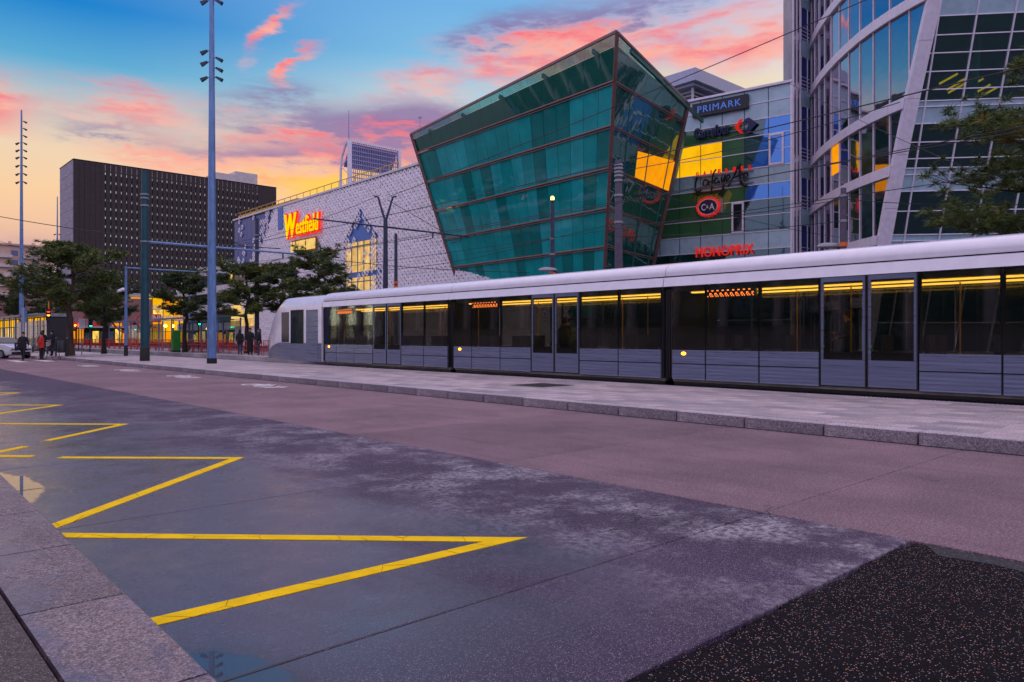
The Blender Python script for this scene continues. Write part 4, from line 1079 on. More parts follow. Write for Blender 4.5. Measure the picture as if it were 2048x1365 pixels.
# ------------------------------------------------------------------ tram standing at the platform
tram = thing('tram', 'long white and grey tram with dark windows beside the platform', 'tram', S(-6.9, 16.86, 0.03), TH)
WT = 2.4
def side(mb, pts, y0, y1):
    return mb.loft([[(x, y0, z) for x, z in pts], [(x, y1, z) for x, z in pts]])
LM = 9.3
def sym(pts): return pts+[(WT-x, z) for x, z in reversed(pts)]
roofp = sym([(.16, 3.13), (.13, 3.22), (.17, 3.34), (.30, 3.45), (.55, 3.52), (.9, 3.56)])
strip = [(.02, 2.84), (.07, 3.08), (.14, 3.10), (.14, 2.84)]
roof_me = side(MB(), roofp, 0, LM+.28).mesh('roof_fairing', 'tram_white', True)
strip_me = side(MB(), strip, 0, LM+.27).mesh('cantrail', 'tram_white')
strip2_me = side(MB(), [(WT-x, z) for x, z in strip], 0, LM).mesh('cantrail', 'tram_white')
groove_me = MB().box(.17, WT-.17, 0, LM, 3.085, 3.14).mesh('roof_gap', 'tram_black')
ceil_me = MB().box(.15, WT-.15, 0, LM, 2.70, 2.83).mesh('ceiling', 'tram_inner')
floor_me = MB().box(.10, WT-.10, 0, LM, .26, .36).mesh('floor', 'tram_inner')
under_me = MB().box(.14, WT-.14, 0, LM, .05, .25).mesh('underframe', 'tram_black')
light_me = MB().box(.50, .66, .3, LM-.3, 2.66, 2.695).mesh('ceiling_light', 'tram_light')
bell_pts = sym([(.10, .35), (.09, 2.75), (.16, 2.82), (.7, 2.83)])
bm_ = MB()
for i in range(8):
    y = i*.0375; s_ = .0 if i % 2 else .035
    side(bm_, [(WT/2+(x-WT/2)*(1-s_), z-.03*s_) for x, z in bell_pts], y, y+.0368)
bell_me = bm_.mesh('bellows', 'black_rubber')
def win_me(w, z0=1.14, z1=2.82, m='tram_pane', name='window'):
    # slightly bulged pane
    return MB().loft([[(.02, 0, z0), (.0, 0, (z0+z1)/2), (.02, 0, z1), (.05, 0, z1), (.05, 0, z0)], [(.02, w, z0), (.0, w, (z0+z1)/2), (.02, w, z1), (.05, w, z1), (.05, w, z0)]]).mesh(name, m)
wA, wB = win_me(1.48), win_me(1.02)
def skirt(w):
    m = MB()
    # horizontal ribs pressed into the panel
    zz = [.33]+[.36+i*.044 for i in range(9)]+[.735]
    ring = []
    for i, z in enumerate(zz): ring.append((.006 if i % 2 else .0, z))
    ring += [(.05, zz[-1]), (.05, zz[0])]
    return m.loft([[(x, 0, z) for x, z in ring], [(x, w, z) for x, z in ring]])
def skirt_up(w):
    ring = [(.005, .757), (.0, .80), (.005, .845), (.0, .89), (.005, .935), (.0, .98), (.005, 1.025), (.0, 1.07), (.004, 1.115), (.05, 1.115), (.05, .757)]
    return MB().loft([[(x, 0, z) for x, z in ring], [(x, w, z) for x, z in ring]])
sk = {w: (skirt(w).mesh('skirt_panel', 'tram_skirt'), skirt_up(w).mesh('side_panel', 'tram_skirt')) for w in (1.48, 1.02)}
pil = MB().box(.045, .075, 0, .10, .33, 2.84).mesh('pillar', 'tram_black')
plate = MB().box(.078, .10, 0, LM, .33, 1.12).mesh('inner_panel', 'tram_black')
lay = [(.05, 1.48, 'w'), (1.57, 1.48, 'w'), (3.09, 1.02, 'd'), (4.15, 1.02, 'd'), (5.21, 1.48, 'w'), (6.73, 1.48, 'w'), (8.25, 1.02, 'x')]
w84 = win_me(.84); sk[.84] = (skirt(.84).mesh('skirt_panel', 'tram_skirt'), skirt_up(.84).mesh('side_panel', 'tram_skirt'))
door_me = {}
def door(w):
    m = MB().box(.004, .05, 0, w, .36, .95).box(.004, .05, 0, .07, .95, 2.82).box(.004, .05, w-.07, w, .95, 2.82).box(.004, .05, .07, w-.07, 2.72, 2.82)
    return m.mesh('door', 'tram_skirt'), MB().box(.015, .04, .075, w-.075, .955, 2.715).mesh('pane', 'tram_pane')
dr, drp = door(1.02)
seal_me = MB().box(-.002, .006, -.012, .014, .36, 2.82).box(-.002, .006, 1.006, 1.03, .36, 2.82).mesh('seal', 'black_rubber'); btn_me = MB().tube((-.006, .95, 1.25), (.004, .95, 1.25), .03, n=10).mesh('push_button', 'green_plastic')
seat_me = MB().box(0, .42, 0, .42, .42, .52).box(0, .42, .36, .44, .52, 1.15).box(.15, .27, .1, .3, .0, .42).mesh('seat', 'seat_blue')
pole_me = MB().tube((0, 0, 0), (0, 0, 2.33), .018, n=6).mesh('grab_pole', 'pole_yellow')
led_me = MB()
for i in range(44):
    for j in range(5):
        if (i*7+j*13+i*j) % 5 < 2: led_me.box(-.004, .002, .1+i*.030, .1+i*.030+.022, 2.50+j*.036, 2.50+j*.036+.026)
led_me = led_me.mesh('led_matrix', 'led_orange'); ledb = MB().box(.003, .10, .05, 1.45, 2.46, 2.72).mesh('display_box', 'tram_black')
yy = [0.0+i*9.6 for i in range(4)]
for mi, y0 in enumerate(yy):
    L0 = (0, y0, 0)
    for nm, me in (('roof_fairing', roof_me), ('cantrail', strip_me), ('cantrail', strip2_me), ('roof_gap', groove_me), ('ceiling', ceil_me), ('floor', floor_me), ('underframe', under_me), ('ceiling_light', light_me), ('inner_panel', plate)):
        ob(nm, me, None, tram, loc=L0)
    ob('ceiling_light', light_me, None, tram, loc=(1.24, y0, 0))
    for a, w, k in lay:
        if not k: continue
        if k == 'd':
            d_ = ob('door', dr, None, tram, loc=(0, y0+a, 0)); ob('pane', drp, None, d_); ob('seal', seal_me, None, d_); ob('push_button', btn_me, None, d_)
        else:
            ob('window', {1.48: wA, 1.02: wB, .84: w84}[w], None, tram, loc=(0, y0+a, 0))
            ob('skirt_panel', sk[w][0], None, tram, loc=(0, y0+a, 0)); ob('side_panel', sk[w][1], None, tram, loc=(0, y0+a, 0))
        ob('pillar', pil, None, tram, loc=(0, y0+a-.07, 0))
        # far side: same windows turned round
        o = ob('window', {1.48: wA, 1.02: wB, .84: w84}[w], None, tram, loc=(WT, y0+a+w, 0), rz=PI)
    ob('far_panel', MB().box(WT-.08, WT-.01, 0, LM, .33, 1.13), 'tram_skirt', tram, loc=L0)
    for k in range(8):
        ob('seat', seat_me, None, tram, loc=(.3+(k % 2)*.45, y0+.3+k*1.15, .36)); ob('seat', seat_me, None, tram, loc=(1.6, y0+.5+k*1.15, .36))
    for k in range(5): ob('grab_pole', pole_me, None, tram, loc=(.55+(k % 2)*1.2, y0+.9+k*1.9, .36))
    ob('bellows', bell_me, None, tram, loc=(0, y0+LM, 0))
    if mi in (1, 2, 3): ob('display_box', ledb, None, tram, loc=(0, y0+6.75, 0)); ob('led_matrix', led_me, None, tram, loc=(0, y0+6.75, 0))
    ob('side_lamp', MB().ext([(-.012, y0+8.9+.07*math.cos(t*PI/6), 1.02+.045*math.sin(t*PI/6)) for t in range(12)], (.03, 0, 0)), 'lamp_orange', tram)
# cab: tapering nose with a raked screen
yb = yy[-1]+9.6
def cabring(t):
    y = yb+6.8*t; tp = max(0, (t-.45)/.55); k = 1-.42*tp**2.2; zt = 3.5-2.05*max(0, (t-.62)/.38)**1.6; zb = .30+.10*tp
    c = WT/2; pts = []
    for x, z in ((0, .0), (0, .27), (.0, .8), (.07, .88), (.30, .97), (.9, 1.0)): pts.append((x, zb+(zt-zb)*z))
    pts = sym(pts); return [(c+(x-c)*k, y, z) for x, z in pts]
ts_ = [0, .1, .25, .4, .5, .58, .66, .74, .82, .9, .96, 1.0]
rings = [cabring(t) for t in ts_]
cb = MB(); cb.loft(rings)
n_ = len(rings[0])
cm = cb.mesh('cab_shell', ['tram_white', 'tram_skirt'], True)
for p in cm.polygons:
    if p.center.z < 1.1: p.material_index = 1
ob('cab_shell', cm, None, tram)
def cabpane(t0, t1, za, zb_, name, m, s_=0):
    r = []
    for t in (t0, t1):
        q_ = cabring(t); z0, z1 = q_[0][2], q_[-1][2]
        x = (q_[2][0] if not s_ else q_[-3][0])+(-.012 if not s_ else .012)
        r.append((x, q_[0][1]))
    (x0, y0), (x1, y1) = r
    return ob(name, MB().ext([(x0, y0, za), (x1, y1, za), (x1, y1, zb_), (x0, y0, zb_)], (.02 if not s_ else -.02, 0, 0)), m, tram)
cabpane(.05, .22, .40, 2.75, 'door', 'tram_skirt'); cabpane(.26, .46, 1.14, 2.78, 'window', 'car_glass'); cabpane(.49, .62, 1.2, 2.7, 'window', 'car_glass')
cabpane(.26, .62, 1.14, 2.7, 'window', 'car_glass', 1)
cy = yb+6.8
ob('windscreen', MB().ext([(.62, cy-.75, 1.60), (1.78, cy-.75, 1.60), (1.70, cy-2.0, 2.85), (.70, cy-2.0, 2.85)], (0, .03, .05)), 'car_glass', tram)
for x in (.72, 1.68): ob('headlight', MB().tube((x, cy-.06, .85), (x, cy+.015, .85), .08, n=10), 'lamp_warm', tram)
ob('bumper', MB().box(.55, 1.85, cy-.25, cy+.05, .35, .62), 'tram_black', tram)

# ------------------------------------------------------------------ masts and poles
def lamp_head(r=.16):
    return MB().loft([[(r*.55*a, -.02, r*.5*b) for a, b in ((-1, -1), (1, -1), (1, 1), (-1, 1))], [(r*.8*a, .16, r*.8*b) for a, b in ((-1, -1), (1, -1), (1, 1), (-1, 1))], [(r*a, .34, r*b) for a, b in ((-1, -1), (1, -1), (1, 1), (-1, 1))]])
def light_mast(label, u, v, heads):
    t = thing('lighting_mast', label, 'mast', S(u, v, .19), TH, 'tall lighting masts')
    ob('shaft', MB().path([(0, 0, .25), (0, 0, 6.2), (0, 0, 23.4)], [.215, .19, .07], 16), 'mast_blue', t, True)
    ob('base_sleeve', MB().lathe([(.235, 0), (.235, .25), (.22, .26)], 16), 'black_rubber', t, True)
    for z in (6.2, 12.0): ob('flange', MB().lathe([(.20-.006*z, z-.02), (.20-.006*z, z+.02)], 16), 'mast_blue', t)
    for z, a in heads:
        R_ = Matrix.Rotation(math.radians(a)-TH, 4, 'Z')
        ob('arm', MB().tube((0, .0, z), (0, .24, z), .025, n=6).xf(R_), 'steel_grey', t)
        ob('floodlight', lamp_head(.085).xf(R_ @ Matrix.Translation((0, .22, z)) @ Matrix.Rotation(-.5, 4, 'X')), 'pole_navy', t)
    return t
light_mast('tall pale blue steel mast with floodlights in front of the dark block', 36.8, 13.8, [(15.3, 95), (14.95, -95), (14.75, 95), (14.45, -95), (14.0, 95), (14.0, -95), (17.75, 95), (17.75, -95), (18.3, 90)])
light_mast('tall mast with many floodlights at the far left above the bus shelter', 85.8, 13.8, [(z, a) for i, z in enumerate((5.9, 6.4, 6.9, 16.4, 17.2, 18.0, 18.8, 19.5, 20.2)) for a in (95, -95)]+[(20.9, -95), (21.6, -95), (22.3, -95)])
tt = light_mast('slim distant mast between the left tall mast and the dark block', 135, 26.5, [(17.5, 95), (17.5, -95), (16.4, 60), (16.4, -60)])
def cat_pole(label, u, v, h, m, r=.2, arm=None, rings=(), band=None, base=.19, extras=None):
    t = thing('catenary_pole', label, 'pole', S(u, v, base), TH, 'overhead line poles')
    ob('shaft', MB().path([(0, 0, .7), (0, 0, h-base)], [r, r*.72], 12), m, t, True)
    ob('base_sleeve', MB().lathe([(r*1.12, 0), (r*1.06, .7), (r, .72)], 12), 'black_rubber', t, True)
    for z in rings: ob('clamp', MB().lathe([(r*.98, z-base-.04), (r*.98, z-base+.04)], 12), 'steel_grey', t)
    for z in (band or ()): ob('band', MB().lathe([(r*1.03, z-base-.07), (r*1.03, z-base+.07)], 12), 'orange_band', t)
    if arm:
        z, L, ra = arm
        ob('arm', MB().tube((r*.7, 0, z-base), (L, 0, z-base), ra, ra*.8, 8), m if m != 'pole_green' else 'mast_blue', t)
        ob('stay', MB().tube((r*.6, 0, z-base+1.6), (L*.7, 0, z-base+.05), .018, n=5), 'wire', t)
        for k in (.55, .9): ob('insulator', MB().tube((L*k, 0, z-base-.05), (L*k, 0, z-base-.35), .045, n=6).tube((L*k, 0, z-base-.33), (L*k-.5, .5, z-base-.5), .02, n=5), 'steel_dark', t)
    return t
cat_pole('dark green pole with a long arm left of the blue mast', 43.2, 12.6, 10.5, 'pole_green', .23, (6.65, 8.8, .07), (8.6, 9.0, 9.2, 6.65))
cat_pole('grey pole with a camera and an arm left of the dark green pole', 55.2, 14.9, 6.3, 'mast_blue', .12, (6.2, 7.5, .05))
cp = thing('surveillance_camera', 'white camera housing fixed to the grey pole beside the dark green pole', 'camera', S(55.2, 14.9, 4.55), TH)
ob('bracket', MB().tube((0, -.1, 0), (-.25, -.22, .05), .03, n=6), 'steel_grey', cp); ob('housing', MB().tube((-.2, -.2, .18), (-.62, -.42, .0), .11, .09, 8), 'sign_white', cp)
yp = cat_pole('navy pole with a forked top in front of the lozenge wall', 37.0, 23.9, 8.3, 'pole_navy', .17, (7.9, 6.2, .06))
for s_ in (-1, 1):
    ob('fork_arm', MB().tube((0, 0, 8.0), (s_*.30, -s_*.32, 9.45), .075, .055, 8).tube((s_*.30, -s_*.32, 9.45), (s_*.52, -s_*.36, 9.5), .05, n=6), 'pole_navy', yp)
ob('arm', MB().tube((0, 0, 7.7), (-4.6, 0, 7.7), .05, .04, 8), 'pole_navy', yp)
cat_pole('slim dark pole with orange bands right of the blue pointed window', 43.0*.7374+43*.162*.6755-.5, 23.9, 7.4, 'pole_navy', .12, None, (), (4.1, 4.35, 4.6))
cat_pole('dark pole with an orange lamp before the glass building', 23.4, 23.9, 7.5, 'pole_navy', .12, None, (5.2, 5.9), (4.35,))
cat_pole('thick plum coloured pole before the corner of the glass building', 19.6, 23.9, 8.75, 'pole_plum', .19, None, (8.55, 8.4, 8.25, 8.1, 7.9, 7.3, 6.2))
cat_pole('plum coloured pole with an orange ring before the curved tower', 10.4, 23.9, 6.25, 'pole_plum', .12, None, (6.0, 5.2), (4.45,))
cat_pole('dark pole behind the pine left of the lit script sign', 55.4, 24.2, 10.6, 'pole_navy', .18, None, (9.0, 9.3))
cat_pole('thin grey pole behind the tram platform fence left of the blue mast', 70, 24.2, 6.0, 'mast_blue', .10)
# small things on those poles
lp = thing('warning_lamp', 'small yellow lamp on top of the dark pole before the glass building', 'lamp', S(23.4, 23.9, 7.5), TH)
ob('housing', MB().lathe([(.06, 0), (.09, .05), (.09, .12)], 8), 'steel_dark', lp); ob('lens', MB().lathe([(.08, .12), (.08, .26), (.04, .30)], 8), 'lamp_warm', lp)
for nm, (px, py, D) in (('left', (1100, 541, 33.0)), ('right', (1665, 494, 25.0))):
    x, y, z = pt(px, py, D)
    t = thing('street_lamp', 'grey oval street lamp head just above the tram roof, '+('before the glass building' if nm == 'left' else 'before the curved tower'), 'lamp', (x, y, .27), 0, 'oval street lamps')
    ob('pole', MB().path([(.55, 0, 0), (.55, 0, z-.75), (.35, 0, z-.35), (.0, 0, z-.25)], .05, 8), 'pole_navy', t, True)
    ob('head', MB().loft([[(.1+.42*math.cos(a)*k-.2, .15*math.sin(a)*k, z-.27+h) for a in [2*PI*i/14 for i in range(14)]] for k, h in ((.6, -.06), (1, 0), (.9, .08), (.5, .13))]), 'steel_grey', t, True)
# ------------------------------------------------------------------ overhead wires
def sagw(a, b, sag, r=.018, n=14):
    a, b = Vector(a), Vector(b); return [tuple(a.lerp(b, i/n)-Vector((0, 0, sag*4*(i/n)*(1-i/n)))) for i in range(n+1)], r
wires = [
 ('overhead wire above the near tram roof', S(95, 18.2, 5.8), S(-8, 18.2, 5.8), .1, .012),
 ('carrier wire running high above the tram', S(60, 18.2, 7.3), S(0, 18.2, 7.15), .35, .016),
 ('second carrier wire high above the far track', S(60, 22.0, 7.0), S(-4, 22.0, 7.0), .5, .014),
 ('contact wire over the far track', S(95, 22.0, 5.7), S(-8, 22.0, 5.7), .15, .012),
 ('stay wire from the forked pole up past the glass corner to the right', S(37.3, 24.3, 9.75), pt(1760, -12, 25), .15, .018),
 ('thick cable crossing the dark block left of the blue mast', pt(-30, 428, 62), pt(560, 498, 46), .35, .03),
 ('cable from the arm end across the lozenge wall', S(43.2, 21.3, 6.6), pt(1060, 545, 44), .25, .02),
 ('slack wire from the arm end down to the tram roof', S(43.2, 21.3, 6.6), pt(700, 585, 43), .0, .016),
 ('span wire from the forked pole left fork', S(37.0, 23.6, 9.75), pt(480, 488, 70), .3, .015),
 ('wire low across the glass building to the thick plum pole', pt(930, 510, 38), S(19.6, 23.9, 6.2), .1, .012),
 ('wire from the thick plum pole top toward the store front', S(19.6, 23.9, 7.9), pt(1700, 478, 40), .3, .012),
 ('wire from the thick plum pole crossing the lit window', S(19.6, 23.9, 8.3), pt(1800, 205, 22), .2, .014),
 ('lowest wire between the plum poles', S(19.6, 23.9, 5.6), S(10.4, 23.9, 5.2), .1, .012),
 ('middle wire between the plum poles', S(19.6, 23.9, 6.1), S(10.4, 23.9, 5.9), .15, .012),
 ('wire across the tower grid toward the pine at the right', S(10.4, 23.9, 5.9), pt(2070, 408, 22), .1, .012),
 ('wire slanting down before the tower panels at the far right', pt(1580, 168, 50), pt(2030, 378, 26), .2, .014),
 ('wire from the dark lamp pole to the forked pole', S(23.4, 23.9, 5.9), S(37.0, 23.9, 5.4), .25, .012),
 ('wire before the bus shelter at far left', pt(-30, 470, 60), S(55.2, 14.9, 6.2), .5, .014),
]
for lab, a, b, sg, r in wires:
    p, _ = sagw(a, b, sg); tag(ob('overhead_wire', MB().path(p, r, 5), 'wire'), lab, 'wire', 'overhead tram wires')
for i, (px, py, D, q_) in enumerate(((1000, 351, 33, 0), (1024, 340, 33, 0))):
    pass
# ------------------------------------------------------------------ pines
def clump(mb, c, r, nb, w, rnd, squash=.8):
    for _ in range(nb):
        a = rnd.uniform(0, 2*PI); zz = rnd.uniform(-.55, 1.0); q = math.sqrt(max(0, 1-zz*zz))
        d = Vector((q*math.cos(a), q*math.sin(a), zz*squash)); L = r*rnd.uniform(.65, 1.15)
        s_ = d.cross(Vector((rnd.uniform(-1, 1), rnd.uniform(-1, 1), rnd.uniform(-1, 1)))).normalized()*w
        c0 = c+d*L*.12; o = len(mb.v)
        mb.v += [tuple(c0-s_), tuple(c0+s_), tuple(c+d*L)]; mb.f.append((o, o+1, o+2)); mb.mi.append(0)
def pine(seed, h, spread, nlimb, ncl, cr, nb, bw, lo=.38, tr=.19, flat=.35, pads=None):
    rnd = random.Random(seed); tk = MB(); cw_ = MB()
    pts = [Vector((0, 0, 0))]; n = 9
    for i in range(1, n+1): pts.append(Vector((rnd.uniform(-.10, .10)*i/3, rnd.uniform(-.10, .10)*i/3, h*.93*i/n)))
    tk.path(pts, [tr*(1.25 if i == 0 else 1)*(1-.82*i/n) for i in range(n+1)], 9)
    limbs = []
    for k in range(nlimb):
        t = lo+(1-lo)*(k+.5)/nlimb; base = pts[min(n-1, int(t*n))].lerp(pts[min(n, int(t*n)+1)], t*n % 1)
        a = k*2.4+rnd.uniform(-.5, .5); env = math.sin(PI*min(1, max(.12, (1.10-t)/.95)))**.7
        L = spread*env*rnd.uniform(.65, 1.1); rise = rnd.uniform(.0, .35)*L
        tip = base+Vector((math.cos(a)*L, math.sin(a)*L, rise)); mid_ = base.lerp(tip, .5)+Vector((0, 0, -.08*L))
        tk.path([base, mid_, tip], [tr*.34*(1.2-t), tr*.24*(1.2-t), .012], 5); limbs.append((base, mid_, tip, L))
    per = max(1, ncl//nlimb)
    for base, mid_, tip, L in limbs:
        # twigs and tufts form flat pads along the outer part of each limb
        for j in range(per):
            t = rnd.uniform(.30, 1.05); c = (mid_.lerp(tip, (t-.5)*2) if t > .5 else base.lerp(mid_, t*2))
            off = Vector((rnd.gauss(0, .30), rnd.gauss(0, .30), abs(rnd.gauss(0, flat))*.45))*(.35+.26*L)
            p = c+off
            if rnd.random() < .25: tk.path([c, p], [.014, .006], 3, False)
            clump(cw_, p, cr*rnd.uniform(.7, 1.25), nb, bw, rnd)
    top = pts[-1]
    for j in range(per): clump(cw_, top+Vector((rnd.gauss(0, .35), rnd.gauss(0, .35), rnd.uniform(-.5, .35))), cr, nb, bw, rnd)
    return tk, cw_
def tree(label, loc, rz, tm, cm_, scale=1.0, nm='needles_green'):
    t = thing('pine_tree', label, 'tree', loc, rz, 'pines along the tram stop'); t.scale = (scale,)*3
    ob('trunk', tm, None, t); ob('crown', cm_, None, t); return t
tkA, cwA = pine(3, 8.0, 3.5, 18, 1250, .36, 24, .032, lo=.40, tr=.27, flat=.6)
tkB, cwB = pine(8, 7.0, 2.7, 14, 800, .36, 24, .032, lo=.40, tr=.20, flat=.6)
tkC, cwC = pine(21, 7.2, 2.9, 14, 820, .36, 24, .032, lo=.40, tr=.19, flat=.6)
tA, cA = tkA.mesh('trunk', 'bark', True), cwA.mesh('crown', 'needles_green')
tB, cB = tkB.mesh('trunk', 'trunk_dark', True), cwB.mesh('crown', 'needles_deep')
tC, cC = tkC.mesh('trunk', 'trunk_dark', True), cwC.mesh('crown', 'needles_green')
tree('broad pine with a thick brown trunk near the litter bin at the left', S(58.3, 12.2, .19), .4, tA, cA)
tree('pine just right of the broad one, behind the green traffic light', S(63.5, 15.6, .19), 2.0, tB, cB, .9)
tree('pine behind the dark green pole on the far platform', S(60.5, 20.6, .27), 1.0, tB, cB, .95)
tree('pine just left of the blue mast on the far platform', S(54.0, 22.8, .27), 3.1, tC, cC, .95)
tree('pine in front of the lozenge wall, right of the blue mast', S(49.0, 26.2, .27), 4.4, tC, cC, 1.05)
tree('slim pine close behind the lozenge wall pine', S(54.5, 26.0, .27), .7, tB, cB, 1.0)
tree('dark pine at the left edge behind the bus shelter', S(95, 15.5, .19), 1.7, tB, cB, 1.15)
tree('second dark pine behind the bus shelter beside the left mast', S(100, 19.5, .19), 5.0, tC, cC, 1.05)
tree('pine in the shade between the left mast and the broad pine', S(96, 24.0, .19), 5.0, tB, cB, .95)
tkD, cwD = pine(14, 10.4, 4.3, 19, 1900, .34, 46, .014, lo=.30, tr=.24, flat=.6)
tree('pine reaching in from the right edge before the glass tower', (17.5, 22.6, .27), 2.6, tkD.mesh('trunk', 'bark', True), cwD.mesh('crown', 'needles_green'))

# ------------------------------------------------------------------ shelters, railings, signals, bins
def shelter(name, label, u, v, L, W_, h, posts, base, lit=False):
    t = thing(name, label, 'shelter', S(u, v, base), TH, 'glass shelters')
    ob('roof', MB().ext([(-.2, -.2, h), (W_+.2, -.2, h+.12), (W_+.2, L+.2, h+.12), (-.2, L+.2, h)], (0, 0, .14)), 'steel_grey', t)
    for i in range(posts):
        y = L*i/(posts-1); ob('post', MB().box(-.05, .05, y-.05, y+.05, 0, h), 'mast_blue', t)
        ob('post', MB().box(W_-.05, W_+.05, y-.05, y+.05, 0, h), 'mast_blue', t)
        if i < posts-1: ob('pane', MB().box(W_-.015, W_+.015, y+.08, L*(i+1)/(posts-1)-.08, .25, h-.25), 'shelter_pane', t)
    ob('bench', MB().box(W_-.6, W_-.2, L*.2, L*.8, .42, .48).box(W_-.45, W_-.38, L*.25, L*.27, 0, .42).box(W_-.45, W_-.38, L*.73, L*.75, 0, .42), 'steel_dark', t)
    return t
bs = shelter('bus_shelter', 'long glass shelter with blue posts at the far left behind the white car', 72, 11.6, 14, 1.8, 3.0, 6, .15)
ob('sign_box', MB().box(-.1, .1, -1.6, -.5, 2.5, 3.7).box(-.04, .04, -1.1, -1.0, 0, 2.5), 'mast_blue', bs)
sp1 = shelter('tram_shelter', 'flat roofed tram shelter behind the red railings', 58, 22.2, 14, 1.8, 2.75, 5, .27)
sp2 = shelter('tram_shelter', 'further flat roofed shelter beyond the green traffic light', 78, 22.6, 12, 1.8, 2.75, 4, .27)
# warm shop pavilion behind the bus shelter
pav = thing('shop_pavilion', 'low pavilion with yellow lit windows behind the bus shelter', 'building', S(79, 14.2, .15), TH)
ob('roof', MB().box(-.3, 2.6, -.3, 34, 3.2, 3.5), 'steel_grey', pav); ob('core', MB().box(.5, 2.3, 0, 33, 0, 3.2), 'dark_interior', pav)
for i in range(12):
    ob('window', MB().box(.30, .45, i*2.75+.1, i*2.75+2.6, .4, 2.3), 'lit_cream' if i % 3 else 'lit_shop', pav)
    ob('fascia', MB().box(.25, .42, i*2.75+.1, i*2.75+2.6, 2.4, 3.1), 'lit_yellow', pav)
ob('end_wall', MB().box(.45, 2.35, -.2, -.02, 0, 3.15), 'steel_dark', pav)
for i in range(25): ob('mullion', MB().box(.22, .29, i*1.375-.04, i*1.375+.04, 0, 3.2), 'steel_dark', pav)
rm = []
rail_post = MB().tube((0, 0, 0), (0, 0, 1.0), .035, n=6).mesh('post', 'red_steel')
rail_bars = MB().tube((0, 0, .97), (0, 1.5, .97), .03, n=6).tube((0, 0, .25), (0, 1.5, .25), .025, n=6).tube((0, 0, .6), (0, 1.5, .6), .025, n=6)
rail_me = rail_bars.mesh('rail', 'red_steel'); bal_me = MB().tube((0, 0, .25), (0, 0, .97), .016, n=5).mesh('bar', 'red_steel')
def railing(u, v, base):
    t = thing('railing_panel', 'red steel railing panel in the row behind the tram track', 'railing', S(u, v, base), TH, 'red railing panels')
    ob('post', rail_post, None, t); ob('post', rail_post, None, t, loc=(0, 1.5, 0)); ob('rail', rail_me, None, t)
    for k in range(1, 5): ob('bar', bal_me, None, t, loc=(0, k*.3, 0))
for i in range(38): railing(39+i*1.85, 21.4, .27)
for i in range(9):
    t = thing('road_barrier', 'red plastic barrier block in the line beyond the blue mast', 'barrier', S(40+i*2.05, 27.2, -.14), TH, 'red plastic barriers')
    ob('body', MB().loft([[(-.25, 0, 0), (.25, 0, 0), (.25, 1.95, 0), (-.25, 1.95, 0)], [(-.22, .03, .3), (.22, .03, .3), (.22, 1.92, .3), (-.22, 1.92, .3)], [(-.08, .06, .95), (.08, .06, .95), (.08, 1.89, .95), (-.08, 1.89, .95)]]), 'red_steel', t)
    ob('strip', MB().box(-.235, -.20, .3, 1.65, .42, .62) , 'sign_white', t)
def signal(label, u, v, h, lit, base=.19, double=False):
    t = thing('traffic_light', label, 'traffic light', S(u, v, base), TH, 'traffic lights')
    ob('pole', MB().tube((0, 0, 0), (0, 0, h+.9), .05, n=8), 'steel_dark', t)
    ob('head', MB().box(-.15, .15, -.30, -.06, h, h+.86), 'sign_black', t)
    for i, m in enumerate(('lamp_green', 'lamp_orange', 'lamp_red')):
        on_ = m in lit
        ob('lens', MB().tube((0, -.30, h+.16+i*.27), (0, -.335, h+.16+i*.27), .10, n=12), m if on_ else 'car_glass', t)
        ob('hood', MB().ext([(.12*math.cos(a), -.31, h+.16+i*.27+.12*math.sin(a)) for a in [PI*k/8 for k in range(9)]], (0, -.12, 0)), 'sign_black', t)
signal('traffic light showing green right of the broad pine', 76, 17.5, 2.3, ('lamp_green',), .05)
signal('traffic light showing amber beside the broad pine trunk', 66.5, 12.4, 2.6, ('lamp_orange', 'lamp_red'), .15)
signal('traffic light showing green before the lit entrance hall', 66, 23.6, 2.2, ('lamp_green',), .27)
signal('small traffic light showing green left of the dark green pole', 88, 24.6, 2.1, ('lamp_green',), .05)
for i, (u, v, z) in enumerate(((98, 31, 3.0), (99, 32.2, 3.0), (104, 30, 2.7), (92, 34, 2.6))):
    t = thing('globe_lamp', 'warm lamp globe number' if False else ['left', 'second', 'third', 'right hand'][i]+' warm lamp globe before the entrance hall', 'lamp', S(u, v, -.14), TH, 'warm lamp globes')
    ob('post', MB().tube((0, 0, 0), (0, 0, z-.2), .05, n=6), 'steel_dark', t); ob('globe', MB().lathe([(.05, z-.22), (.19, z-.1), (.22, z), (.17, z+.13), (.05, z+.2)], 10), 'lamp_warm', t, True)
for i, (u, v, z, m) in enumerate(((88, 19.2, 2.7, 'lamp_red'), (104, 20.5, 3.2, 'lamp_orange'), (112, 24.5, 3.0, 'lamp_orange'), (120, 22.6, 3.4, 'lamp_red'), (128, 27.5, 3.2, 'lamp_orange'), (108, 27.0, 2.8, 'lamp_red'))):
    t = thing('lamp_post', ('red' if m == 'lamp_red' else 'orange')+' lamp on a slim post '+('nearest the broad pine', 'left of the green traffic light', 'right of the green traffic light', 'before the brick building', 'far behind the grey camera pole', 'beside the dark green pole')[i], 'lamp', S(u, v, -.14), TH, 'coloured lamps of the far street')
    ob('post', MB().tube((0, 0, 0), (0, 0, z), .04, n=6), 'steel_dark', t); ob('lens', MB().lathe([(.06, z), (.14, z+.08), (.14, z+.22), (.05, z+.3)], 8), m, t)
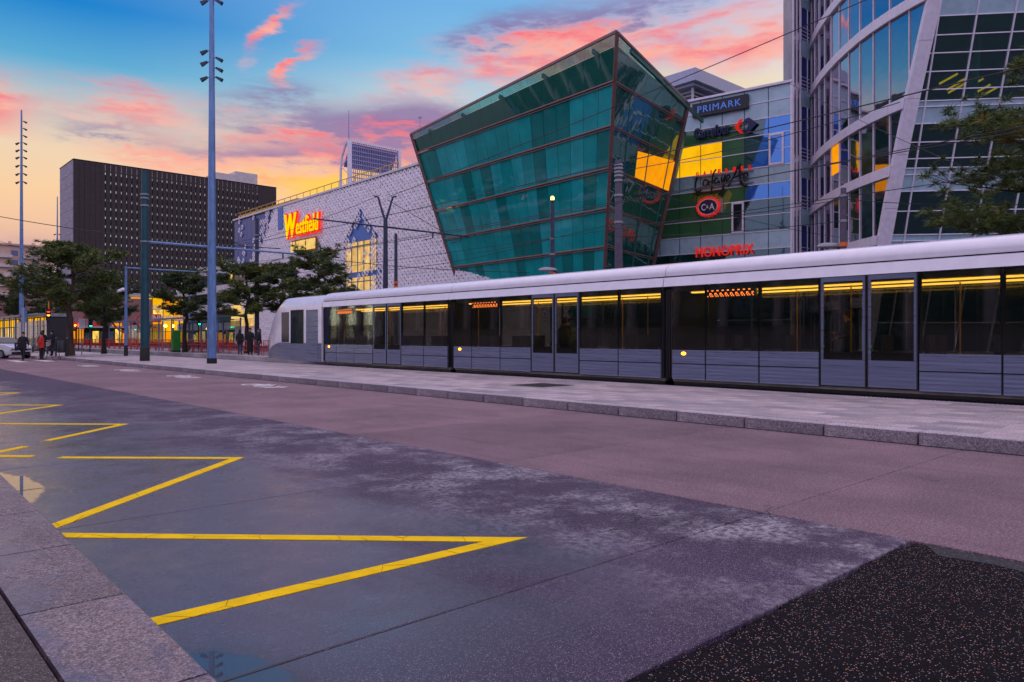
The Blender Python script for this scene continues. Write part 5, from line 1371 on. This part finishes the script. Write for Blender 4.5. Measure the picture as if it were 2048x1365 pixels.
# litter bin with two posts
t = thing('litter_bin', 'dark litter bin hung between two posts at the platform end', 'bin', S(56.6, 11.35, .19), TH)
for y in (-.38, .38):
    ob('post', MB().tube((y*.72, -y*.6, 0), (y*.72, -y*.6, 1.2), .05, n=8), 'steel_dark', t); ob('cap', MB().tube((y*.72, -y*.6, 1.2), (y*.72, -y*.6, 1.27), .055, n=8), 'steel_grey', t)
ob('drum', MB().lathe([(.20, .25), (.25, .28), (.27, 1.02), (.24, 1.06), (.22, .95)], 14), 'steel_dark', t, True)
t = thing('green_kiosk', 'green information column behind the grey camera pole', 'kiosk', S(62, 20.4, .27), TH)
ob('plinth', MB().box(-.3, .3, -.25, .25, 0, .15), 'steel_dark', t); ob('body', MB().chamf(-.28, .28, -.22, .22, .15, 1.75, .05), 'green_plastic', t); ob('slot', MB().box(-.285, -.275, -.12, .12, 1.1, 1.3), 'sign_black', t)
t = tag(ob('orange_post', MB().path([(0, 0, 0), (0, 0, 5.4)], [.07, .05], 8).box(-.25, .25, -.06, .06, 5.4, 5.7), 'orange_band', loc=S(80, 15.0, .0), rz=TH), 'slim orange post left of the broad pine', 'post')
pts = []
for i in range(33):
    s_ = i/32; pts.append(S(98-2*s_, 17.5+11*s_, 3.6+1.5*math.cos(s_*4*PI)))
tag(ob('red_tube', MB().path(pts, .10, 7), 'red_steel', ), 'red wavy steel tube hanging behind the pines at the left', 'tube')
t = thing('info_panel', 'white notice on a slim post beside the broad pine trunk', 'sign', S(59.6, 13.2, .19), TH)
ob('post', MB().tube((0, 0, 0), (0, 0, 2.6), .035, n=6), 'steel_grey', t); ob('plate', MB().box(-.2, .2, -.05, -.03, 1.9, 2.6), 'sign_white', t)

# ------------------------------------------------------------------ cars
def car(name, label, loc, rz, paint_):
    t = thing(name, label, 'car', loc, rz)
    st = [(-2.0, .55, .62, .62, .62), (-1.95, .30, .80, .74, .74), (-1.6, .22, .92, .84, .86), (-1.0, .20, .98, .87, .95), (-.62, .20, 1.02, .88, 1.02), (.05, .20, 1.04, .88, 1.44), (.8, .20, 1.04, .88, 1.48), (1.5, .20, 1.03, .87, 1.40), (1.85, .25, 1.0, .83, 1.12), (2.0, .40, .9, .76, .95)]
    rings = []
    for y, zb, zl, w, zr in st:
        wr = w*(.80 if zr > zl+.05 else .92)
        rings.append([(-w*.92, y, zb), (-w, y, zb+.12), (-w, y, (zb+zl)/2), (-w*.98, y, zl), (-wr, y, zr-.05), (-wr*.8, y, zr), (wr*.8, y, zr), (wr, y, zr-.05), (w*.98, y, zl), (w, y, (zb+zl)/2), (w, y, zb+.12), (w*.92, y, zb)])
    ob('body', MB().loft(rings), paint_, t, True)
    ob('windscreen', MB().ext([(-.74, -.60, 1.06), (.74, -.60, 1.06), (.60, .02, 1.42), (-.60, .02, 1.42)], (0, -.03, .02)), 'car_glass', t)
    ob('rear_window', MB().ext([(-.66, 1.60, 1.36), (.66, 1.60, 1.36), (.70, 1.84, 1.10), (-.70, 1.84, 1.10)], (0, .03, .02)), 'car_glass', t)
    for s_ in (-1, 1):
        for a, b in ((-.35, .62), (.70, 1.45)):
            ob('side_window', MB().ext([(s_*.885, a, 1.06), (s_*.885, b, 1.06), (s_*.735, b-.08, 1.40), (s_*.735, a+.34 if a < 0 else a, 1.40)], (s_*.012, 0, .0)), 'car_glass', t)
        ob('headlight', MB().ext([(s_*.46, -1.955, .66), (s_*.74, -1.90, .70), (s_*.80, -1.72, .84), (s_*.50, -1.90, .78)], (0, -.04, .02)), 'sign_white', t)
        ob('tail_light', MB().box(min(s_*.55, s_*.78), max(s_*.55, s_*.78), 1.92, 1.99, .8, .95), 'lamp_red', t)
        ob('mirror', MB().box(min(s_*.90, s_*1.05), max(s_*.90, s_*1.05), -.45, -.28, 1.05, 1.20), paint_, t)
        for y in (-1.25, 1.3):
            w_ = ob('wheel', MB().tube((s_*.70, y, .31), (s_*.885, y, .31), .31, n=18), 'tyre', t)
            ob('rim', MB().tube((s_*.886, y, .31), (s_*.897, y, .31), .20, n=12), 'rim', w_)
    ob('grille', MB().box(-.42, .42, -2.03, -1.96, .56, .68), 'sign_black', t); ob('lower_intake', MB().box(-.6, .6, -2.0, -1.90, .32, .46), 'sign_black', t)
    ob('number_plate', MB().box(-.26, .26, -2.05, -2.031, .47, .56), 'sign_white', t)
    return t
car('parked_car', 'white hatchback at the left edge waiting at the crossing', S(62.2, 9.0, 0), TH+.35, 'car_white')
car('parked_car', 'red car behind the railings right of the blue mast', S(49.5, 30.0, -.14), TH+2.8, 'car_red')

# ------------------------------------------------------------------ people
def body_mesh(pose):
    """one skin for the whole figure; pose gives the arm and leg joints"""
    J = {'pelvis': (0, 0, .95), 'waist': (0, .0, 1.10), 'chest': (0, .0, 1.33), 'neck': (0, 0, 1.49), 'jaw': (0, .015, 1.57), 'head': (0, .01, 1.67), 'crown': (0, 0, 1.74)}
    rad = {'pelvis': (.155, .12), 'waist': (.135, .105), 'chest': (.175, .12), 'neck': (.058, .058), 'jaw': (.070, .080), 'head': (.082, .100), 'crown': (.055, .07)}
    E = [('pelvis', 'waist'), ('waist', 'chest'), ('chest', 'neck'), ('neck', 'jaw'), ('jaw', 'head'), ('head', 'crown')]
    for s_, n in ((-1, 'L'), (1, 'R')):
        hip, kn, an, toe = pose['leg'+n]; sh, elb, wr, ha = pose['arm'+n]
        for k, p, r in (('hip', hip, .095), ('knee', kn, .062), ('ankle', an, .045), ('toe', toe, .040), ('shoulder', sh, .072), ('elbow', elb, .052), ('wrist', wr, .034), ('palm', ha, .036)):
            J[k+n] = p; rad[k+n] = (r, r)
        E += [('pelvis', 'hip'+n), ('hip'+n, 'knee'+n), ('knee'+n, 'ankle'+n), ('ankle'+n, 'toe'+n), ('chest', 'shoulder'+n), ('shoulder'+n, 'elbow'+n), ('elbow'+n, 'wrist'+n), ('wrist'+n, 'palm'+n)]
    names = list(J); idx = {n: i for i, n in enumerate(names)}
    me = bpy.data.meshes.new('body_skeleton'); me.from_pydata([J[n] for n in names], [(idx[a], idx[b]) for a, b in E], [])
    o = bpy.data.objects.new('body_skeleton', me); sc.collection.objects.link(o)
    mo = o.modifiers.new('skin', 'SKIN'); mo.use_smooth_shade = True
    for n, dv in zip(names, me.skin_vertices[0].data): dv.radius = rad[n]; dv.use_root = (n == 'pelvis')
    su = o.modifiers.new('sub', 'SUBSURF'); su.levels = 1
    dg = bpy.context.evaluated_depsgraph_get()
    out_ = bpy.data.meshes.new_from_object(o.evaluated_get(dg)); bpy.data.objects.remove(o)
    hands = []
    mb = MB()
    for n in ('L', 'R'):
        wr, ha = Vector(J['wrist'+n]), Vector(J['palm'+n]); d = (ha-wr).normalized(); sx = d.cross(Vector((0, 1, 0)))
        sx = Vector((0, 1, 0)) if sx.length < .2 else Vector((0, 1, 0))-d*d.y
        sx.normalize(); cu = d.cross(sx)
        for k in range(4):
            L = (.062, .075, .070, .055)[k]; b0 = ha+sx*(-.027+.018*k)+d*.02
            mb.path([b0, b0+d*L*.55, b0+d*L*.95+cu*.018], [.0095, .009, .006], 5)
        b0 = wr+d*.025+sx*.03; mb.path([b0, b0+d*.035+sx*.022, b0+d*.06+sx*.026], [.011, .010, .007], 5)
        hands.append(ha)
    # nose and ears
    mb.path([(0, .10, 1.665), (0, .125, 1.635), (0, .105, 1.625)], [.008, .014, .008], 5)
    for s_ in (-1, 1): mb.path([(s_*.080, 0, 1.64), (s_*.092, -.005, 1.67), (s_*.082, -.01, 1.69)], [.008, .014, .008], 5)
    bm = bmesh.new(); bm.from_mesh(out_)
    o_ = []
    vs = [bm.verts.new(p) for p in mb.v]
    fine = set()
    for f in mb.f:
        try: nf = bm.faces.new([vs[i] for i in f]); nf.material_index = 0; nf.smooth = True; fine.add(nf)
        except ValueError: pass
    for f in bm.faces:
        if f in fine: continue
        c = f.calc_center_median()
        if c.z > 1.50: k = 0
        elif any((c-h).length < .085 for h in hands): k = 0
        elif c.z < .10: k = 3
        elif c.z < .93 and not any((c-Vector(J[j+n])).length < .20 for j in ('elbow', 'wrist') for n in 'LR'): k = 2
        else: k = 1
        f.material_index = k
    bm.to_mesh(out_); bm.free()
    for m in ('skin', 'cloth_black', 'cloth_black', 'black_rubber'): out_.materials.append(MATS[m])
    return out_
def P_(la=0.0, ra=0.0, stride=0.0, bend=0.15, hold=False):
    p = {}
    for s_, n, a, st_ in ((-1, 'L', la, stride), (1, 'R', ra, -stride)):
        p['leg'+n] = [(s_*.095, 0, .90), (s_*.10, st_*.45+.02, .50), (s_*.10, st_*.85-.02*abs(st_), .085), (s_*.115, st_*.85+.14, .045)]
        fo = math.sin(a); dn = math.cos(a)
        el = (s_*.245, .25*fo-.02, 1.43-.27*dn); wr = (s_*.235, el[1]+.22*math.sin(a+bend), el[2]-.23*math.cos(a+bend)); d = (wr[0]-el[0], wr[1]-el[1], wr[2]-el[2]); L = math.sqrt(sum(x*x for x in d))
        p['arm'+n] = [(s_*.185, 0, 1.43), el, wr, tuple(w+.075*x/L for w, x in zip(wr, d))]
    return p
POSES = {'stand': P_(.05, -.05, 0, .2), 'walk': P_(-.4, .4, .26, .35), 'talk': P_(.1, .5, .03, 1.2), 'pocket': P_(-.15, -.12, .02, .55)}
BM = {k: body_mesh(v) for k, v in POSES.items()}
def person(label, loc, rz, pose, top, trousers, hair='hair', scale=1.0, coat=None, bag=None, longhair=False, hood=None):
    t = thing('person', label, 'person', loc, rz, 'people at the tram stop'); t.scale = (scale,)*3
    me = BM[pose].copy()
    for i_, m in enumerate(('skin', top, trousers, 'black_rubber')): me.materials[i_] = MATS[m]
    ob('body', me, None, t)
    hr = [[(r*.092*math.cos(a), r*.108*math.sin(a)-.012-off, z) for a in [2*PI*i/14 for i in range(14)]] for r, z, off in ((.70, 1.60, .03), (1.0, 1.66, .022), (1.08, 1.72, .01), (.9, 1.775, .0), (.45, 1.805, .0))]
    h = MB().loft(hr)
    if longhair: h.loft([[(.085*math.cos(a)*k, .05*math.sin(a)*k-.075, z) for a in [2*PI*i/10 for i in range(10)]] for k, z in ((1, 1.70), (1.15, 1.55), (1.1, 1.42), (.6, 1.36))])
    ob('hair', h, hair, t, True)
    # jacket hem and collar follow the body
    ob('jacket', MB().loft([[(rx*math.cos(a), ry*math.sin(a), z) for a in [2*PI*i/18 for i in range(18)]] for rx, ry, z in ((.205, .165, .80 if not coat else coat), (.20, .160, .95), (.185, .145, 1.12), (.215, .150, 1.33), (.205, .130, 1.42), (.10, .09, 1.50), (.075, .075, 1.53))], cap=False), hood or top, t, True)
    if bag:
        b_ = MB().loft([[(x*k, y*k, z) for x, y in ((-.15, -.08), (.15, -.08), (.15, .08), (-.15, .08))] for k, z in ((.8, 0), (1, .05), (1, .36), (.7, .42))])
        bo = ob('bag', b_, bag[0], t, True, loc=bag[1])
    return t
EA = TH   # facing along the street by default
person('person in a dark jacket with a red trimmed bag crossing before the white car', S(53.9, 8.75, 0), EA+2.6, 'walk', 'cloth_black', 'cloth_black', bag=('cloth_navy', (.30, -.02, .72)))
person('person in a red hooded top bending over a bicycle beside the crossing', S(55.2, 9.95, 0), EA+1.2, 'talk', 'cloth_red', 'cloth_black')
person('second dark clothed person beside the red hooded one', S(56.0, 10.1, 0), EA-.8, 'talk', 'cloth_navy', 'cloth_black')
person('person in black with a red scarf near the shelter post', S(60.3, 10.95, .15), EA+.3, 'stand', 'cloth_black', 'cloth_black', hair='hair', coat=.62)
person('person in a dark coat holding a pale bag left of the litter bin', S(60.0, 11.45, .15), EA+2.0, 'talk', 'cloth_navy', 'cloth_navy', bag=('cloth_beige', (.02, .25, .70)))
person('woman-length dark hair, dark top and jeans with a pale shoulder bag on the far platform' if False else 'person with dark hair, jeans and a pale bag left in the group of three', S(48.3, 19.95, .29), EA-.6, 'pocket', 'cloth_black', 'cloth_denim', longhair=True, scale=.95, bag=('cloth_beige', (-.22, .08, .80)))
person('person in a long black coat in the middle of the group of three', S(47.3, 20.2, .29), EA+2.9, 'pocket', 'cloth_black', 'cloth_black', hair='hair_brown', coat=.22, longhair=True)
person('person in black with brown hair right in the group of three', S(46.6, 20.5, .29), EA+1.4, 'pocket', 'cloth_black', 'cloth_denim', hair='hair_brown', longhair=True, scale=.97)
rpz = random.Random(2)
for i, (y, x, desc) in enumerate(((3.2, 1.2, 'rightmost'), (9.0, 1.3, 'by the second window from the right'), (14.6, 1.1, 'standing just right of the doors'), (19.8, 1.3, 'before the joint of the middle car'), (24.0, 1.2, 'left of the tram doors'), (29.6, 1.2, 'nearest the tram cab'))):
    u_, v_ = -6.9+y, 16.86+x
    person('dark clothed passenger inside the tram, '+desc, S(u_, v_, .40), EA+rpz.uniform(0, 6), ('stand', 'pocket', 'talk')[i % 3], ('cloth_navy', 'cloth_black', 'cloth_denim')[i % 3], 'cloth_black', scale=.97)
# bicycle by the crossing
t = thing('bicycle', 'dark bicycle held beside the crossing at the left', 'bicycle', S(55.0, 10.35, 0), TH+.5)
for y in (-.52, .52):
    w_ = MB(); w_.path([(0, y+.33*math.cos(a), .34+.33*math.sin(a)) for a in [2*PI*i/22 for i in range(23)]], .018, 5); wo_ = ob('wheel', w_, 'tyre', t)
    sp_ = MB()
    for i in range(8): a = PI*i/4; sp_.tube((0, y, .34), (0, y+.32*math.cos(a), .34+.32*math.sin(a)), .004, n=3)
    ob('spokes', sp_, 'rim', wo_)
fr_ = MB()
for a, b in (((-.52, .34), (-.20, .85)), ((-.20, .85), (.40, .80)), ((.40, .80), (.52, .34)), ((-.10, .30), (-.20, .92)), ((-.10, .30), (.40, .78)), ((-.10, .30), (-.52, .34)), ((.40, .80), (.38, 1.02))): fr_.tube((0, a[0], a[1]), (0, b[0], b[1]), .018, n=6)
ob('frame', fr_, 'steel_dark', t); ob('handlebar', MB().tube((-.28, .36, 1.03), (.28, .36, 1.03), .014, n=6), 'steel_dark', t); ob('saddle', MB().loft([[(x*k, y_, .95+.03*(1-k)) for x in (-.07, .07)]+[(x*k, y_, .90) for x in (.07, -.07)] for y_, k in ((-.34, 1), (-.20, .8), (-.06, .25))]), 'black_rubber', t)

# ------------------------------------------------------------------ railway station behind the photographer (seen in the reflections)
stn = thing('station_building', 'long dark station building across the pavement behind the viewpoint', 'building', S(20, -34, 0), TH)
ob('core', MB().box(-30, -1, -110, 130, 0, 15), 'concrete_grey', stn)
ob('roof', MB().box(-31, .8, -111, 131, 15, 16.2), 'concrete_grey', stn)
for i in range(40):
    y = -110+i*6
    ob('bay_glass', MB().box(-.9, -.6, y+.4, y+5.6, .2, 11), 'teal_dark_pane', stn); ob('column', MB().box(-.9, .1, y-.35, y+.35, 0, 15), 'concrete_grey', stn)
